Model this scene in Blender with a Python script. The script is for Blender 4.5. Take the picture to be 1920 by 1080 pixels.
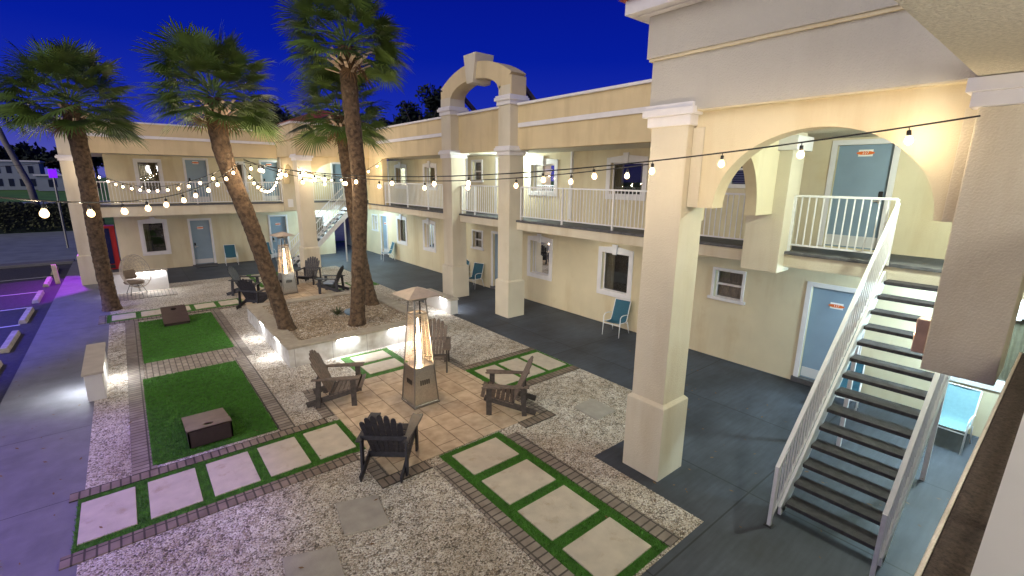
import bpy, bmesh, math, random
from math import sin, cos, pi, radians, sqrt, atan2
from mathutils import Vector, Matrix, noise
random.seed(7)
for o in list(bpy.data.objects): bpy.data.objects.remove(o)
S = bpy.context.scene
C = S.collection
# ------------------------------------------------------------ camera
cd = bpy.data.cameras.new("camera"); cam = bpy.data.objects.new("camera", cd); C.objects.link(cam)
YAW, PIT, ROL = radians(39.4), radians(13.15), radians(.62)
F = Vector((sin(YAW)*cos(PIT), cos(YAW)*cos(PIT), -sin(PIT)))
RT = Vector((cos(YAW), -sin(YAW), 0)); UP = RT.cross(F)
RT2 = RT*cos(ROL)+UP*sin(ROL); UP2 = -RT*sin(ROL)+UP*cos(ROL)
cam.matrix_world = Matrix(((RT2.x, UP2.x, -F.x, 0), (RT2.y, UP2.y, -F.y, 0), (RT2.z, UP2.z, -F.z, 4.5), (0, 0, 0, 1)))
cd.sensor_width = 36; cd.lens = 36*878/1920; cd.clip_start = .05; cd.clip_end = 2000
S.camera = cam
# ------------------------------------------------------------ world (dusk sky)
W = bpy.data.worlds.new("World"); S.world = W; W.use_nodes = True
nt = W.node_tree; N = nt.nodes; L = nt.links
bg = N['Background']; tc = N.new('ShaderNodeTexCoord'); sp = N.new('ShaderNodeSeparateXYZ'); rp = N.new('ShaderNodeValToRGB')
L.new(tc.outputs['Generated'], sp.inputs[0]); L.new(sp.outputs['Z'], rp.inputs[0]); L.new(rp.outputs[0], bg.inputs[0])
e = rp.color_ramp.elements
e[0].position = 0; e[0].color = (.050, .050, .20, 1)
e[1].position = .75; e[1].color = (.0008, .0008, .05, 1)
for p, c in ((.10, (.006, .014, .20)), (.22, (.0008, .006, .165)), (.42, (.0005, .002, .105))):
    q = e.new(p); q.color = (*c, 1)
bg.inputs[1].default_value = 1.0
# soft warm glow of the town as one broad sun
sd = bpy.data.lights.new("sun", 'SUN'); sd.energy = .92; sd.angle = radians(50); sd.color = (1, .935, .76)
sun = bpy.data.objects.new("sun", sd); C.objects.link(sun)
sun.rotation_euler = Vector((-.86, -.38, .41)).to_track_quat('Z', 'Y').to_euler()
S.view_settings.view_transform = 'Standard'; S.view_settings.look = 'None'; S.view_settings.gamma = 1; S.view_settings.exposure = 1.02
S.render.engine = 'CYCLES'

def lamp(name, kind, loc, power, col=(1, 1, 1), size=.1, rot=None, size_y=None, par=None):
    d = bpy.data.lights.new(name, kind); d.energy = power; d.color = col
    if kind == 'AREA':
        d.size = size
        if size_y: d.shape = 'RECTANGLE'; d.size_y = size_y
    else: d.shadow_soft_size = size
    o = bpy.data.objects.new(name, d); C.objects.link(o); o.location = loc
    if rot: o.rotation_euler = rot
    if par:
        o.parent = par
    return o
# ------------------------------------------------------------ materials
def mat(name, col, rough=.6, metal=0, var=0, scale=8, bump=0, bscale=60, emit=0, ecol=None, stain=None, spec=None, streak=None):
    m = bpy.data.materials.new(name); m.use_nodes = True
    n = m.node_tree.nodes; l = m.node_tree.links; b = n['Principled BSDF']
    b.inputs['Base Color'].default_value = (*col, 1); b.inputs['Roughness'].default_value = rough; b.inputs['Metallic'].default_value = metal
    if spec is not None: b.inputs['Specular IOR Level'].default_value = spec
    g = n.new('ShaderNodeNewGeometry')
    if var or stain:
        t = n.new('ShaderNodeTexNoise'); t.inputs['Scale'].default_value = scale; t.inputs['Detail'].default_value = 7; l.new(g.outputs['Position'], t.inputs['Vector'])
        r = n.new('ShaderNodeValToRGB'); l.new(t.outputs[0], r.inputs[0])
        r.color_ramp.elements[0].position = .3; r.color_ramp.elements[1].position = .7
        r.color_ramp.elements[0].color = (*[c*(1-var) for c in col], 1); r.color_ramp.elements[1].color = (*[min(1, c*(1+var)) for c in col], 1)
        src = r.outputs[0]
        if stain:
            t2 = n.new('ShaderNodeTexNoise'); t2.inputs['Scale'].default_value = stain[1]; t2.inputs['Detail'].default_value = 9; t2.inputs['Roughness'].default_value = .65; l.new(g.outputs['Position'], t2.inputs['Vector'])
            r2 = n.new('ShaderNodeValToRGB'); l.new(t2.outputs[0], r2.inputs[0]); r2.color_ramp.elements[0].position = stain[2]; r2.color_ramp.elements[1].position = stain[2]+.2
            mx = n.new('ShaderNodeMixRGB'); l.new(r2.outputs[0], mx.inputs[0]); l.new(src, mx.inputs[1]); mx.inputs[2].default_value = (*stain[0], 1)
            src = mx.outputs[0]
        if streak:
            ms = n.new('ShaderNodeMapping'); ms.inputs['Scale'].default_value = (1.1, 1.1, .16); l.new(g.outputs['Position'], ms.inputs[0])
            t3 = n.new('ShaderNodeTexNoise'); t3.inputs['Scale'].default_value = 1.6; t3.inputs['Detail'].default_value = 10; t3.inputs['Roughness'].default_value = .6; l.new(ms.outputs[0], t3.inputs['Vector'])
            r3 = n.new('ShaderNodeValToRGB'); l.new(t3.outputs[0], r3.inputs[0]); r3.color_ramp.elements[0].position = .5; r3.color_ramp.elements[0].color = (0, 0, 0, 1); r3.color_ramp.elements[1].position = .78; r3.color_ramp.elements[1].color = (.8, .8, .8, 1)
            m3 = n.new('ShaderNodeMixRGB'); l.new(r3.outputs[0], m3.inputs[0]); l.new(src, m3.inputs[1]); m3.inputs[2].default_value = (*streak, 1); src = m3.outputs[0]
        l.new(src, b.inputs['Base Color'])
    if bump:
        t = n.new('ShaderNodeTexNoise'); t.inputs['Scale'].default_value = bscale; t.inputs['Detail'].default_value = 4; l.new(g.outputs['Position'], t.inputs['Vector'])
        bp = n.new('ShaderNodeBump'); bp.inputs['Strength'].default_value = bump; bp.inputs['Distance'].default_value = .02
        l.new(t.outputs[0], bp.inputs['Height']); l.new(bp.outputs[0], b.inputs['Normal'])
    if emit:
        b.inputs['Emission Color'].default_value = (*(ecol or col), 1); b.inputs['Emission Strength'].default_value = emit
    return m
stucco = mat('stucco_cream', (.68, .60, .425), .9, var=.05, scale=1.5, bump=.35, bscale=70, stain=((.60, .49, .30), .7, .60), streak=(.54, .42, .24))
stucco_t = mat('stucco_tan', (.65, .53, .33), .9, var=.06, scale=1.5, bump=.35, bscale=60, stain=((.55, .43, .26), .7, .6), streak=(.48, .37, .22))
stucco_g = mat('stucco_pale', (.66, .60, .48), .9, var=.06, scale=1.2, bump=.5, bscale=55, stain=((.58, .51, .38), .8, .6), streak=(.52, .43, .29))
stucco_sh = mat('stucco_shaded', (.53, .50, .445), .9, var=.06, scale=.9, bump=.6, bscale=55, streak=(.45, .42, .37), stain=((.48, .455, .41), .5, .5))  # greyer stucco: the weak light on the upper bay wall put into its colour
trim = mat('white_trim', (.74, .72, .74), .6, var=.04, scale=5)
wmetal = mat('white_metal', (.78, .78, .80), .4, var=.05, scale=10)
ceilm = mat('ceiling_plaster', (.66, .61, .50), .85, var=.14, scale=40, bump=.9, bscale=58)
dark_edge = mat('slab_edge', (.10, .10, .11), .8, var=.3, scale=8)
rust_edge = mat('slab_top_dirty', (.062, .046, .034), .95, var=.5, scale=70, bump=.6, bscale=150, stain=((.12, .09, .065), 30, .56))
bluedoor = mat('blue_door', (.23, .32, .42), .45, var=.06, scale=2)
kick = mat('door_kick_plate', (.6, .6, .62), .5)
blackp = mat('black_plastic', (.015, .015, .017), .4)
chrome = mat('brushed_steel', (.62, .60, .57), .28, 1, var=.12, scale=30)
steel_d = mat('steel_seam', (.32, .31, .30), .35, 1)
orange = mat('sign_orange', (.75, .16, .03), .5)
whitep = mat('sign_white', (.85, .85, .85), .5)
curtain = mat('curtain_fabric', (.20, .16, .09), .9, var=.15, scale=14)
curt_l = mat('curtain_light', (.40, .32, .25), .9, var=.15, scale=14)
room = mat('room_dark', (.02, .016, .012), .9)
blind = mat('window_blind', (.16, .14, .13), .6)
concrete = mat('walk_concrete', (.17, .17, .19), .62, var=.12, scale=3.5, bump=.25, bscale=90, stain=((.125, .125, .14), 1.1, .52))
asphalt = mat('asphalt', (.05, .05, .055), .75, var=.3, scale=9, bump=.4, bscale=160)
roadm = mat('road', (.22, .25, .30), .6, var=.2, scale=1.2)
line_w = mat('line_paint', (.7, .7, .7), .6, var=.1, scale=30)
slabm = mat('limestone_slab', (.52, .465, .38), .8, var=.10, scale=5, bump=.25, bscale=60, stain=((.38, .30, .21), 4, .56))
stonem = mat('coping_stone', (.36, .32, .26), .85, var=.15, scale=7, bump=.4, bscale=60)
whitestone = mat('white_block', (.66, .65, .64), .8, var=.05, scale=4, bump=.2, bscale=60)
soilm = mat('grey_step_stone', (.36, .33, .29), .85, var=.12, scale=6, bump=.35, bscale=80)
woodm = mat('weathered_dark_wood', (.055, .045, .042), .65, var=.35, scale=16, bump=.2, bscale=60)
woodg = mat('weathered_grey_wood', (.125, .095, .08), .7, var=.3, scale=16, bump=.2, bscale=60)
cornm = mat('shaded_board_frame', (.035, .024, .020), .45, var=.15, scale=10)  # darkened brown: shade on the board's unlit front put into the frame colour
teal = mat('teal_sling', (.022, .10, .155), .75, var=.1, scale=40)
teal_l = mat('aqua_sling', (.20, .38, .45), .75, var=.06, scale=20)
bark = mat('palm_bark', (.088, .056, .034), .95, var=.65, scale=11, bump=1.0, bscale=18, stain=((.22, .17, .12), 7, .58))
boot = mat('cut_frond_base', (.62, .48, .36), .8, var=.25, scale=12)
deadm = mat('dry_frond', (.18, .10, .045), .9, var=.3, scale=10)
leafm = mat('palm_leaf', (.105, .17, .035), .5, var=.45, scale=3.0)
leafd = mat('dark_leaf', (.012, .022, .016), .8, var=.4, scale=1.2)
hedgem = mat('hedge_leaf', (.07, .08, .035), .8, var=.6, scale=.8)
grassm = mat('turf_green', (.045, .165, .012), .75, var=.28, scale=6, bump=.8, bscale=120)
bladem = mat('turf_blade', (.060, .21, .015), .6, var=.5, scale=14)
lawnm = mat('lawn', (.07, .20, .03), .9, var=.3, scale=.3)
tile_red = mat('red_roof_tile', (.30, .07, .045), .7, var=.25, scale=6)
wickm = mat('wicker', (.42, .36, .30), .7)
cushm = mat('brown_cushion', (.20, .155, .12), .9, var=.1, scale=12)
copper = mat('copper_sconce', (.66, .48, .38), .4, .6, var=.15, scale=8)
cablem = mat('black_cable', (.012, .011, .01), .6)
redm = mat('red_machine', (.38, .015, .015), .35)
treadm = mat('stair_tread', (.042, .038, .044), .75, var=.35, scale=11, bump=.3, bscale=80)
bulbm = mat('lit_bulb', (1, .8, .5), .3, emit=330, ecol=(1, .80, .52))
bulbg = bpy.data.materials.new('bulb_glass'); bulbg.use_nodes = True; _n = bulbg.node_tree.nodes; _l = bulbg.node_tree.links; _n.remove(_n['Principled BSDF'])
_e = _n.new('ShaderNodeEmission'); _e.inputs[0].default_value = (1, .66, .32, 1); _e.inputs[1].default_value = 1.6; _t = _n.new('ShaderNodeBsdfTransparent'); _a = _n.new('ShaderNodeAddShader')
_l.new(_e.outputs[0], _a.inputs[0]); _l.new(_t.outputs[0], _a.inputs[1]); _l.new(_a.outputs[0], _n['Material Output'].inputs[0])
flame = mat('heater_flame', (1, .75, .45), .3, emit=26, ecol=(1, .76, .45))
ledm = mat('led_strip', (1, 1, 1), .3, emit=70, ecol=(.95, .97, 1))
purp_e = mat('purple_sign', (.3, .02, .9), .3, emit=.4, ecol=(.22, .01, 1))
green_e = mat('green_lamp', (0, .8, .5), .3, emit=14, ecol=(0, 1, .6))
lampw = mat('ceiling_lamp_glow', (1, 1, .95), .3, emit=10, ecol=(.9, 1, .93))

def pos_mat(name, rough=.8):
    m = bpy.data.materials.new(name); m.use_nodes = True
    n = m.node_tree.nodes; l = m.node_tree.links; b = n['Principled BSDF']; b.inputs['Roughness'].default_value = rough
    g = n.new('ShaderNodeNewGeometry'); return m, n, l, b, g.outputs['Position']
def gravel_mat(name, ramp, scale, bs=1.0):
    m, n, l, b, P = pos_mat(name, .75)
    mp = n.new('ShaderNodeMapping'); mp.inputs['Scale'].default_value = (1, 1, .4); l.new(P, mp.inputs[0])
    nz = n.new('ShaderNodeTexNoise'); nz.inputs['Scale'].default_value = 60; l.new(P, nz.inputs['Vector'])
    ad = n.new('ShaderNodeVectorMath'); ad.operation = 'MULTIPLY_ADD'; l.new(nz.outputs['Color'], ad.inputs[0]); ad.inputs[1].default_value = (.02, .02, .02); l.new(mp.outputs[0], ad.inputs[2])
    v = n.new('ShaderNodeTexVoronoi'); v.inputs['Scale'].default_value = scale; l.new(ad.outputs[0], v.inputs['Vector'])
    wn = n.new('ShaderNodeSeparateColor'); l.new(v.outputs['Color'], wn.inputs[0])
    r = n.new('ShaderNodeValToRGB'); l.new(wn.outputs[0], r.inputs[0]); r.color_ramp.interpolation = 'LINEAR'
    el = r.color_ramp.elements; el[0].position = ramp[0][0]; el[0].color = (*ramp[0][1], 1); el[1].position = ramp[-1][0]; el[1].color = (*ramp[-1][1], 1)
    for p, c in ramp[1:-1]: q = el.new(p); q.color = (*c, 1)
    # gaps between the stones, deep and dark
    rg = n.new('ShaderNodeValToRGB'); l.new(v.outputs['Distance'], rg.inputs[0]); rg.color_ramp.elements[0].position = .50; rg.color_ramp.elements[0].color = (1, 1, 1, 1); rg.color_ramp.elements[1].position = .80; rg.color_ramp.elements[1].color = (.10, .08, .06, 1)
    mx = n.new('ShaderNodeMixRGB'); mx.blend_type = 'MULTIPLY'; mx.inputs[0].default_value = .8; l.new(r.outputs[0], mx.inputs[1]); l.new(rg.outputs[0], mx.inputs[2])
    big = n.new('ShaderNodeTexNoise'); big.inputs['Scale'].default_value = .9; big.inputs['Detail'].default_value = 5; l.new(P, big.inputs['Vector'])
    r3 = n.new('ShaderNodeValToRGB'); l.new(big.outputs[0], r3.inputs[0]); r3.color_ramp.elements[0].position = .35; r3.color_ramp.elements[0].color = (.78, .74, .68, 1); r3.color_ramp.elements[1].position = .6; r3.color_ramp.elements[1].color = (1, 1, 1, 1)
    m2 = n.new('ShaderNodeMixRGB'); m2.blend_type = 'MULTIPLY'; m2.inputs[0].default_value = 1; l.new(mx.outputs[0], m2.inputs[1]); l.new(r3.outputs[0], m2.inputs[2])
    l.new(m2.outputs[0], b.inputs['Base Color'])
    bp = n.new('ShaderNodeBump'); bp.invert = True; bp.inputs['Strength'].default_value = bs; bp.inputs['Distance'].default_value = .02
    l.new(v.outputs['Distance'], bp.inputs['Height']); l.new(bp.outputs[0], b.inputs['Normal'])
    return m
gravelm = gravel_mat('white_gravel', [(0, (.14, .115, .09)), (.15, (.40, .34, .27)), (.35, (.62, .55, .46)), (.7, (.78, .73, .65)), (1, (.92, .89, .85))], 46)
gravelp = gravel_mat('tan_gravel', [(0, (.10, .07, .045)), (.3, (.33, .24, .15)), (.7, (.50, .39, .27)), (1, (.62, .54, .43))], 34)
pebm = gravel_mat('pebble', [(0, (.35, .28, .21)), (.3, (.62, .55, .46)), (1, (.90, .87, .82))], 9, .1)

def paver_mat(name, c1, c2, mortar, bw, bh, ms, rot=0, offx=0, offy=0, offset=.5, rough=.75, freq=2):
    m, n, l, b, P = pos_mat(name, rough)
    mp = n.new('ShaderNodeMapping'); mp.inputs['Location'].default_value = (offx, offy, 0); mp.inputs['Rotation'].default_value = (0, 0, rot); l.new(P, mp.inputs[0])
    br = n.new('ShaderNodeTexBrick'); br.inputs['Scale'].default_value = 1; br.offset = offset; br.offset_frequency = freq
    br.inputs['Brick Width'].default_value = bw; br.inputs['Row Height'].default_value = bh; br.inputs['Mortar Size'].default_value = ms; br.inputs['Mortar Smooth'].default_value = .1
    br.inputs['Color1'].default_value = (*c1, 1); br.inputs['Color2'].default_value = (*c2, 1); br.inputs['Mortar'].default_value = (*mortar, 1)
    l.new(mp.outputs[0], br.inputs['Vector'])
    t = n.new('ShaderNodeTexNoise'); t.inputs['Scale'].default_value = 5; t.inputs['Detail'].default_value = 8; l.new(P, t.inputs['Vector'])
    r = n.new('ShaderNodeValToRGB'); l.new(t.outputs[0], r.inputs[0]); r.color_ramp.elements[0].position = .3; r.color_ramp.elements[0].color = (.72, .68, .64, 1); r.color_ramp.elements[1].position = .65; r.color_ramp.elements[1].color = (1.05, 1.05, 1.05, 1)
    mx = n.new('ShaderNodeMixRGB'); mx.blend_type = 'MULTIPLY'; mx.inputs[0].default_value = 1; l.new(br.outputs[0], mx.inputs[1]); l.new(r.outputs[0], mx.inputs[2]); l.new(mx.outputs[0], b.inputs['Base Color'])
    bp = n.new('ShaderNodeBump'); bp.invert = True; bp.inputs['Strength'].default_value = .6; bp.inputs['Distance'].default_value = .01
    l.new(br.outputs['Fac'], bp.inputs['Height']); l.new(bp.outputs[0], b.inputs['Normal'])
    return m
patiom = paver_mat('limestone_pavers', (.56, .46, .34), (.47, .37, .27), (.20, .15, .10), .62, .41, .009, pi/2, .15, .1)
brick_x = paver_mat('brick_row_x', (.27, .215, .17), (.19, .15, .12), (.06, .05, .04), .115, .22, .012, 0, .02, .06, 0)
brick_y = paver_mat('brick_row_y', (.30, .26, .22), (.22, .185, .16), (.07, .06, .05), .115, .235, .012, pi/2, .02, .0, 0)
brick_c = paver_mat('brick_field', (.34, .29, .24), (.26, .215, .18), (.09, .075, .06), .23, .115, .010, pi/2, .02, .0)
brick_p = paver_mat('stone_block_wall', (.6, .59, .58), (.55, .54, .53), (.3, .29, .28), .9, .6, .006, 0, 0, 0, 0)

def painted_concrete():
    m, n, l, b, P = pos_mat('painted_dark_concrete', .62)
    t = n.new('ShaderNodeTexNoise'); t.inputs['Scale'].default_value = .7; t.inputs['Detail'].default_value = 9; t.inputs['Roughness'].default_value = .62; l.new(P, t.inputs['Vector'])
    r = n.new('ShaderNodeValToRGB'); l.new(t.outputs[0], r.inputs[0])
    r.color_ramp.elements[0].position = .33; r.color_ramp.elements[0].color = (.030, .035, .046, 1); r.color_ramp.elements[1].position = .66; r.color_ramp.elements[1].color = (.068, .084, .118, 1)
    mp = n.new('ShaderNodeMapping'); mp.inputs['Scale'].default_value = (.6, 5, 1); mp.inputs['Rotation'].default_value = (0, 0, .2); l.new(P, mp.inputs[0])
    t2 = n.new('ShaderNodeTexNoise'); t2.inputs['Scale'].default_value = 3; t2.inputs['Detail'].default_value = 8; l.new(mp.outputs[0], t2.inputs['Vector'])
    r2 = n.new('ShaderNodeValToRGB'); l.new(t2.outputs[0], r2.inputs[0]); r2.color_ramp.elements[0].position = .35; r2.color_ramp.elements[0].color = (.84, .84, .84, 1); r2.color_ramp.elements[1].position = .7; r2.color_ramp.elements[1].color = (1.15, 1.15, 1.15, 1)
    mx = n.new('ShaderNodeMixRGB'); mx.blend_type = 'MULTIPLY'; mx.inputs[0].default_value = 1; l.new(r.outputs[0], mx.inputs[1]); l.new(r2.outputs[0], mx.inputs[2])
    br = n.new('ShaderNodeTexBrick'); br.offset = 0; br.inputs['Scale'].default_value = 1; br.inputs['Brick Width'].default_value = 2.4; br.inputs['Row Height'].default_value = 2.9; br.inputs['Mortar Size'].default_value = .012
    br.inputs['Color1'].default_value = (1, 1, 1, 1); br.inputs['Color2'].default_value = (.86, .86, .86, 1); br.inputs['Mortar'].default_value = (.3, .3, .3, 1)
    sh = n.new('ShaderNodeMapping'); sh.inputs['Location'].default_value = (.6, .45, 0); l.new(P, sh.inputs[0]); l.new(sh.outputs[0], br.inputs['Vector'])
    m2 = n.new('ShaderNodeMixRGB'); m2.blend_type = 'MULTIPLY'; m2.inputs[0].default_value = 1; l.new(mx.outputs[0], m2.inputs[1]); l.new(br.outputs[0], m2.inputs[2]); l.new(m2.outputs[0], b.inputs['Base Color'])
    bp = n.new('ShaderNodeBump'); bp.inputs['Strength'].default_value = .25; bp.inputs['Distance'].default_value = .01; l.new(t2.outputs[0], bp.inputs['Height']); l.new(bp.outputs[0], b.inputs['Normal'])
    return m
darkcon = painted_concrete()

def glass_mat(name='window_glass', tint=(.75, .8, .85)):
    m = bpy.data.materials.new(name); m.use_nodes = True; n = m.node_tree.nodes; l = m.node_tree.links
    n.remove(n['Principled BSDF']); out = n['Material Output']
    tr = n.new('ShaderNodeBsdfTransparent'); tr.inputs[0].default_value = (*tint, 1); gl = n.new('ShaderNodeBsdfGlossy'); gl.inputs['Roughness'].default_value = .015; gl.inputs[0].default_value = (.9, .92, 1, 1)
    fr = n.new('ShaderNodeFresnel'); fr.inputs[0].default_value = 1.55; mx = n.new('ShaderNodeMixShader')
    mt = n.new('ShaderNodeMath'); mt.operation = 'MULTIPLY_ADD'; l.new(fr.outputs[0], mt.inputs[0]); mt.inputs[1].default_value = 1.0; mt.inputs[2].default_value = .05
    l.new(mt.outputs[0], mx.inputs[0]); l.new(tr.outputs[0], mx.inputs[1]); l.new(gl.outputs[0], mx.inputs[2]); l.new(mx.outputs[0], out.inputs[0])
    return m
glass = glass_mat(); clearg = glass_mat('heater_glass', (.97, .97, .97))

# ------------------------------------------------------------ mesh helpers
class M:
    def __init__(s): s.v = []; s.f = []; s.mi = []; s.k = 0
    def quad(s, *p):
        i = len(s.v); s.v += [tuple(q) for q in p]; s.f.append(tuple(range(i, i+len(p)))); s.mi.append(s.k)
    def box(s, x0, x1, y0, y1, z0, z1):
        i = len(s.v); s.v += [(x, y, z) for x in (x0, x1) for y in (y0, y1) for z in (z0, z1)]
        for f in ((0, 1, 3, 2), (4, 6, 7, 5), (0, 4, 5, 1), (2, 3, 7, 6), (0, 2, 6, 4), (1, 5, 7, 3)): s.f.append(tuple(i+a for a in f)); s.mi.append(s.k)
        return s
    def obox(s, c, ax, ay, az, hx, hy, hz):
        c = Vector(c); i = len(s.v)
        for a in (-1, 1):
            for b in (-1, 1):
                for d in (-1, 1): s.v.append(tuple(c+ax*(a*hx)+ay*(b*hy)+az*(d*hz)))
        for f in ((0, 1, 3, 2), (4, 6, 7, 5), (0, 4, 5, 1), (2, 3, 7, 6), (0, 2, 6, 4), (1, 5, 7, 3)): s.f.append(tuple(i+a for a in f)); s.mi.append(s.k)
    def plank(s, p0, p1, w, t, up=(0, 0, 1)):
        p0 = Vector(p0); p1 = Vector(p1); a = (p1-p0); ln = a.length; a.normalize(); u = Vector(up); sd_ = a.cross(u)
        if sd_.length < 1e-4: sd_ = a.cross(Vector((0, 1, 0)))
        sd_.normalize(); u = sd_.cross(a); s.obox((p0+p1)/2, a, sd_, u, ln/2, w/2, t/2)
    def tube(s, pts, r, n=8, cap=True):
        pts = [Vector(p) for p in pts]; rs = r if isinstance(r, (list, tuple)) else [r]*len(pts); b = len(s.v)
        prev = None
        for j, p in enumerate(pts):
            d = (pts[min(j+1, len(pts)-1)]-pts[max(j-1, 0)]).normalized()
            if prev is None:
                a = d.cross(Vector((0, 0, 1)));
                if a.length < .05: a = d.cross(Vector((1, 0, 0)))
            else: a = prev-d*prev.dot(d)
            a.normalize(); prev = a; c = d.cross(a)
            for k in range(n):
                t = 2*pi*k/n; s.v.append(tuple(p+(a*cos(t)+c*sin(t))*rs[j]))
        for j in range(len(pts)-1):
            for k in range(n):
                s.f.append((b+j*n+k, b+j*n+(k+1) % n, b+(j+1)*n+(k+1) % n, b+(j+1)*n+k)); s.mi.append(s.k)
        if cap:
            s.f.append(tuple(b+k for k in range(n))[::-1]); s.mi.append(s.k)
            s.f.append(tuple(b+(len(pts)-1)*n+k for k in range(n))); s.mi.append(s.k)
    def lathe(s, c, prof, n=16):
        b = len(s.v); c = Vector(c)
        for r, z in prof:
            for k in range(n): t = 2*pi*k/n; s.v.append((c.x+r*cos(t), c.y+r*sin(t), c.z+z))
        for j in range(len(prof)-1):
            for k in range(n): s.f.append((b+j*n+k, b+j*n+(k+1) % n, b+(j+1)*n+(k+1) % n, b+(j+1)*n+k)); s.mi.append(s.k)
    def prism(s, poly, T, w0, w1):
        """poly: list of (u,v) convex or strip-filled by caller; T maps (u,v,w)"""
        n = len(poly); b = len(s.v)
        s.v += [tuple(T(u, v, w0)) for u, v in poly]+[tuple(T(u, v, w1)) for u, v in poly]
        s.f.append(tuple(range(b, b+n))); s.mi.append(s.k); s.f.append(tuple(range(b+n, b+2*n))[::-1]); s.mi.append(s.k)
        for k in range(n): s.f.append((b+k, b+(k+1) % n, b+n+(k+1) % n, b+n+k)); s.mi.append(s.k)
    def build(s, name, m, par=None, smooth=False, bevel=0, loc=None, **tags):
        me = bpy.data.meshes.new(name); me.from_pydata(s.v, [], s.f)
        ms = m if isinstance(m, (list, tuple)) else [m]
        for q in ms: me.materials.append(q)
        if len(ms) > 1: me.polygons.foreach_set('material_index', s.mi)
        me.update()
        bm = bmesh.new(); bm.from_mesh(me)
        if len(s.f) < 60000: bmesh.ops.recalc_face_normals(bm, faces=bm.faces)
        if smooth:
            for f in bm.faces: f.smooth = True
        bm.to_mesh(me); bm.free()
        o = bpy.data.objects.new(name, me); C.objects.link(o)
        if par: o.parent = par
        if bevel:
            md = o.modifiers.new('bevel', 'BEVEL'); md.width = bevel; md.segments = 2; md.limit_method = 'ANGLE'; md.harden_normals = False
        if smooth and bevel == 0: pass
        for k, v in tags.items(): o[k] = v
        return o
def thing(name, label, cat, loc=(0, 0, 0), rz=0, group=None):
    o = bpy.data.objects.new(name, None); C.objects.link(o); o.location = loc; o.rotation_euler = (0, 0, rz); o.empty_display_size = .3
    o['label'] = label; o['category'] = cat
    if group: o['group'] = group
    return o
def tag(o, label, cat, group=None):
    o['label'] = label; o['category'] = cat
    if group: o['group'] = group
    return o
def copy_tree(o, parent=None):
    c = o.copy(); C.objects.link(c); c.parent = parent
    if parent is not None: c.matrix_parent_inverse = o.matrix_parent_inverse.copy()
    for ch in list(KIDS.get(o.name, [])): copy_tree(ch, c)
    return c
KIDS = {}
def index_kids():
    KIDS.clear()
    for o in bpy.data.objects:
        if o.parent: KIDS.setdefault(o.parent.name, []).append(o)
def struct(o): o['kind'] = 'structure'; return o
def stuff(o): o['kind'] = 'stuff'; return o
def sheet(name, x0, x1, y0, y1, z, m, th=.0):
    a = M()
    if th: a.box(x0, x1, y0, y1, z-th, z)
    else: a.quad((x0, y0, z), (x1, y0, z), (x1, y1, z), (x0, y1, z))
    return a.build(name, m)
# plane frames: facing -X at x=pos, facing -Y at y=pos
def TX(pos): return lambda u, v, w: (pos-w, u, v)
def TY(pos): return lambda u, v, w: (u, pos-w, v)
# ============================================================ GROUND
Z = 0.0
g = M(); g.quad((-700, -300, -.12), (700, -300, -.12), (700, 900, -.12), (-700, 900, -.12)); struct(g.build('ground', lawnm))
struct(sheet('parking_lot', -60, -2.45, -10, 33.5, -.10, asphalt))
struct(sheet('street', -90, 60, 34.4, 53, -.085, roadm))
struct(sheet('far_road', -160, 60, 92, 112, -.09, roadm))
a = M(); a.box(-60, -2.45, 33.5, 34.4, -.12, .03); struct(a.build('kerb', concrete, bevel=.02))
struct(sheet('paving', -2.45, 14, -8, 33, .0, darkcon))
struct(sheet('walkway', -2.45, -.84, -4, 33.5, .006, concrete, .14))
struct(sheet('side_walkway', -.84, .95, 23.1, 28.4, .005, concrete))
a = M()
for y in (17.2, 20.1, 22.7, 25.6, 29.3): a.quad((-7.6, y, -.094), (-3.0, y+.3, -.094), (-3.0, y+.40, -.094), (-7.6, y+.1, -.094))
struct(a.build('parking_lines', line_w))
# gravel bed, L-shaped round the dark pad of the near column
a = M()
def gz(x0, x1, y0, y1, z=.006): a.quad((x0, y0, z), (x1, y0, z), (x1, y1, z), (x0, y1, z))
gz(-.84, 5.5, 2.55, 24.25); gz(5.5, 8.08, 4.5, 24.25)
gz(-1.0, -.84, 5.0, 13.0, .0085)
stuff(a.build('gravel', gravelm))
# loose pebbles on the gravel nearest the camera and round the edges
random.seed(3)
def pebbles(name, boxes, n, m, zz=.006, smin=.008, smax=.02, avoid=()):
    p = M(); tot = sum((b[1]-b[0])*(b[3]-b[2]) for b in boxes)
    for b in boxes:
        for _ in range(int(n*(b[1]-b[0])*(b[3]-b[2])/tot)):
            x = random.uniform(b[0], b[1]); y = random.uniform(b[2], b[3])
            if any(q[0] < x < q[1] and q[2] < y < q[3] for q in avoid): continue
            r = random.uniform(smin, smax); h = r*random.uniform(.5, .8); an = random.uniform(0, pi)
            cx, sx = cos(an)*r, sin(an)*r; e = random.uniform(.5, .85)
            i = len(p.v); p.v += [(x+cx, y+sx, zz+h*.35), (x-sx*e, y+cx*e, zz+h*.3), (x-cx, y-sx, zz+h*.35), (x+sx*e, y-cx*e, zz+h*.3), (x, y, zz+h), (x+cx*.3, y+sx*.3, zz+h*.95)]
            for f in ((0, 1, 5), (1, 4, 5), (1, 2, 4), (2, 3, 4), (3, 5, 4), (3, 0, 5)): p.f.append(tuple(i+k for k in f)); p.mi.append(0)
    return stuff(p.build(name, m))
SLABS = []
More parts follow.
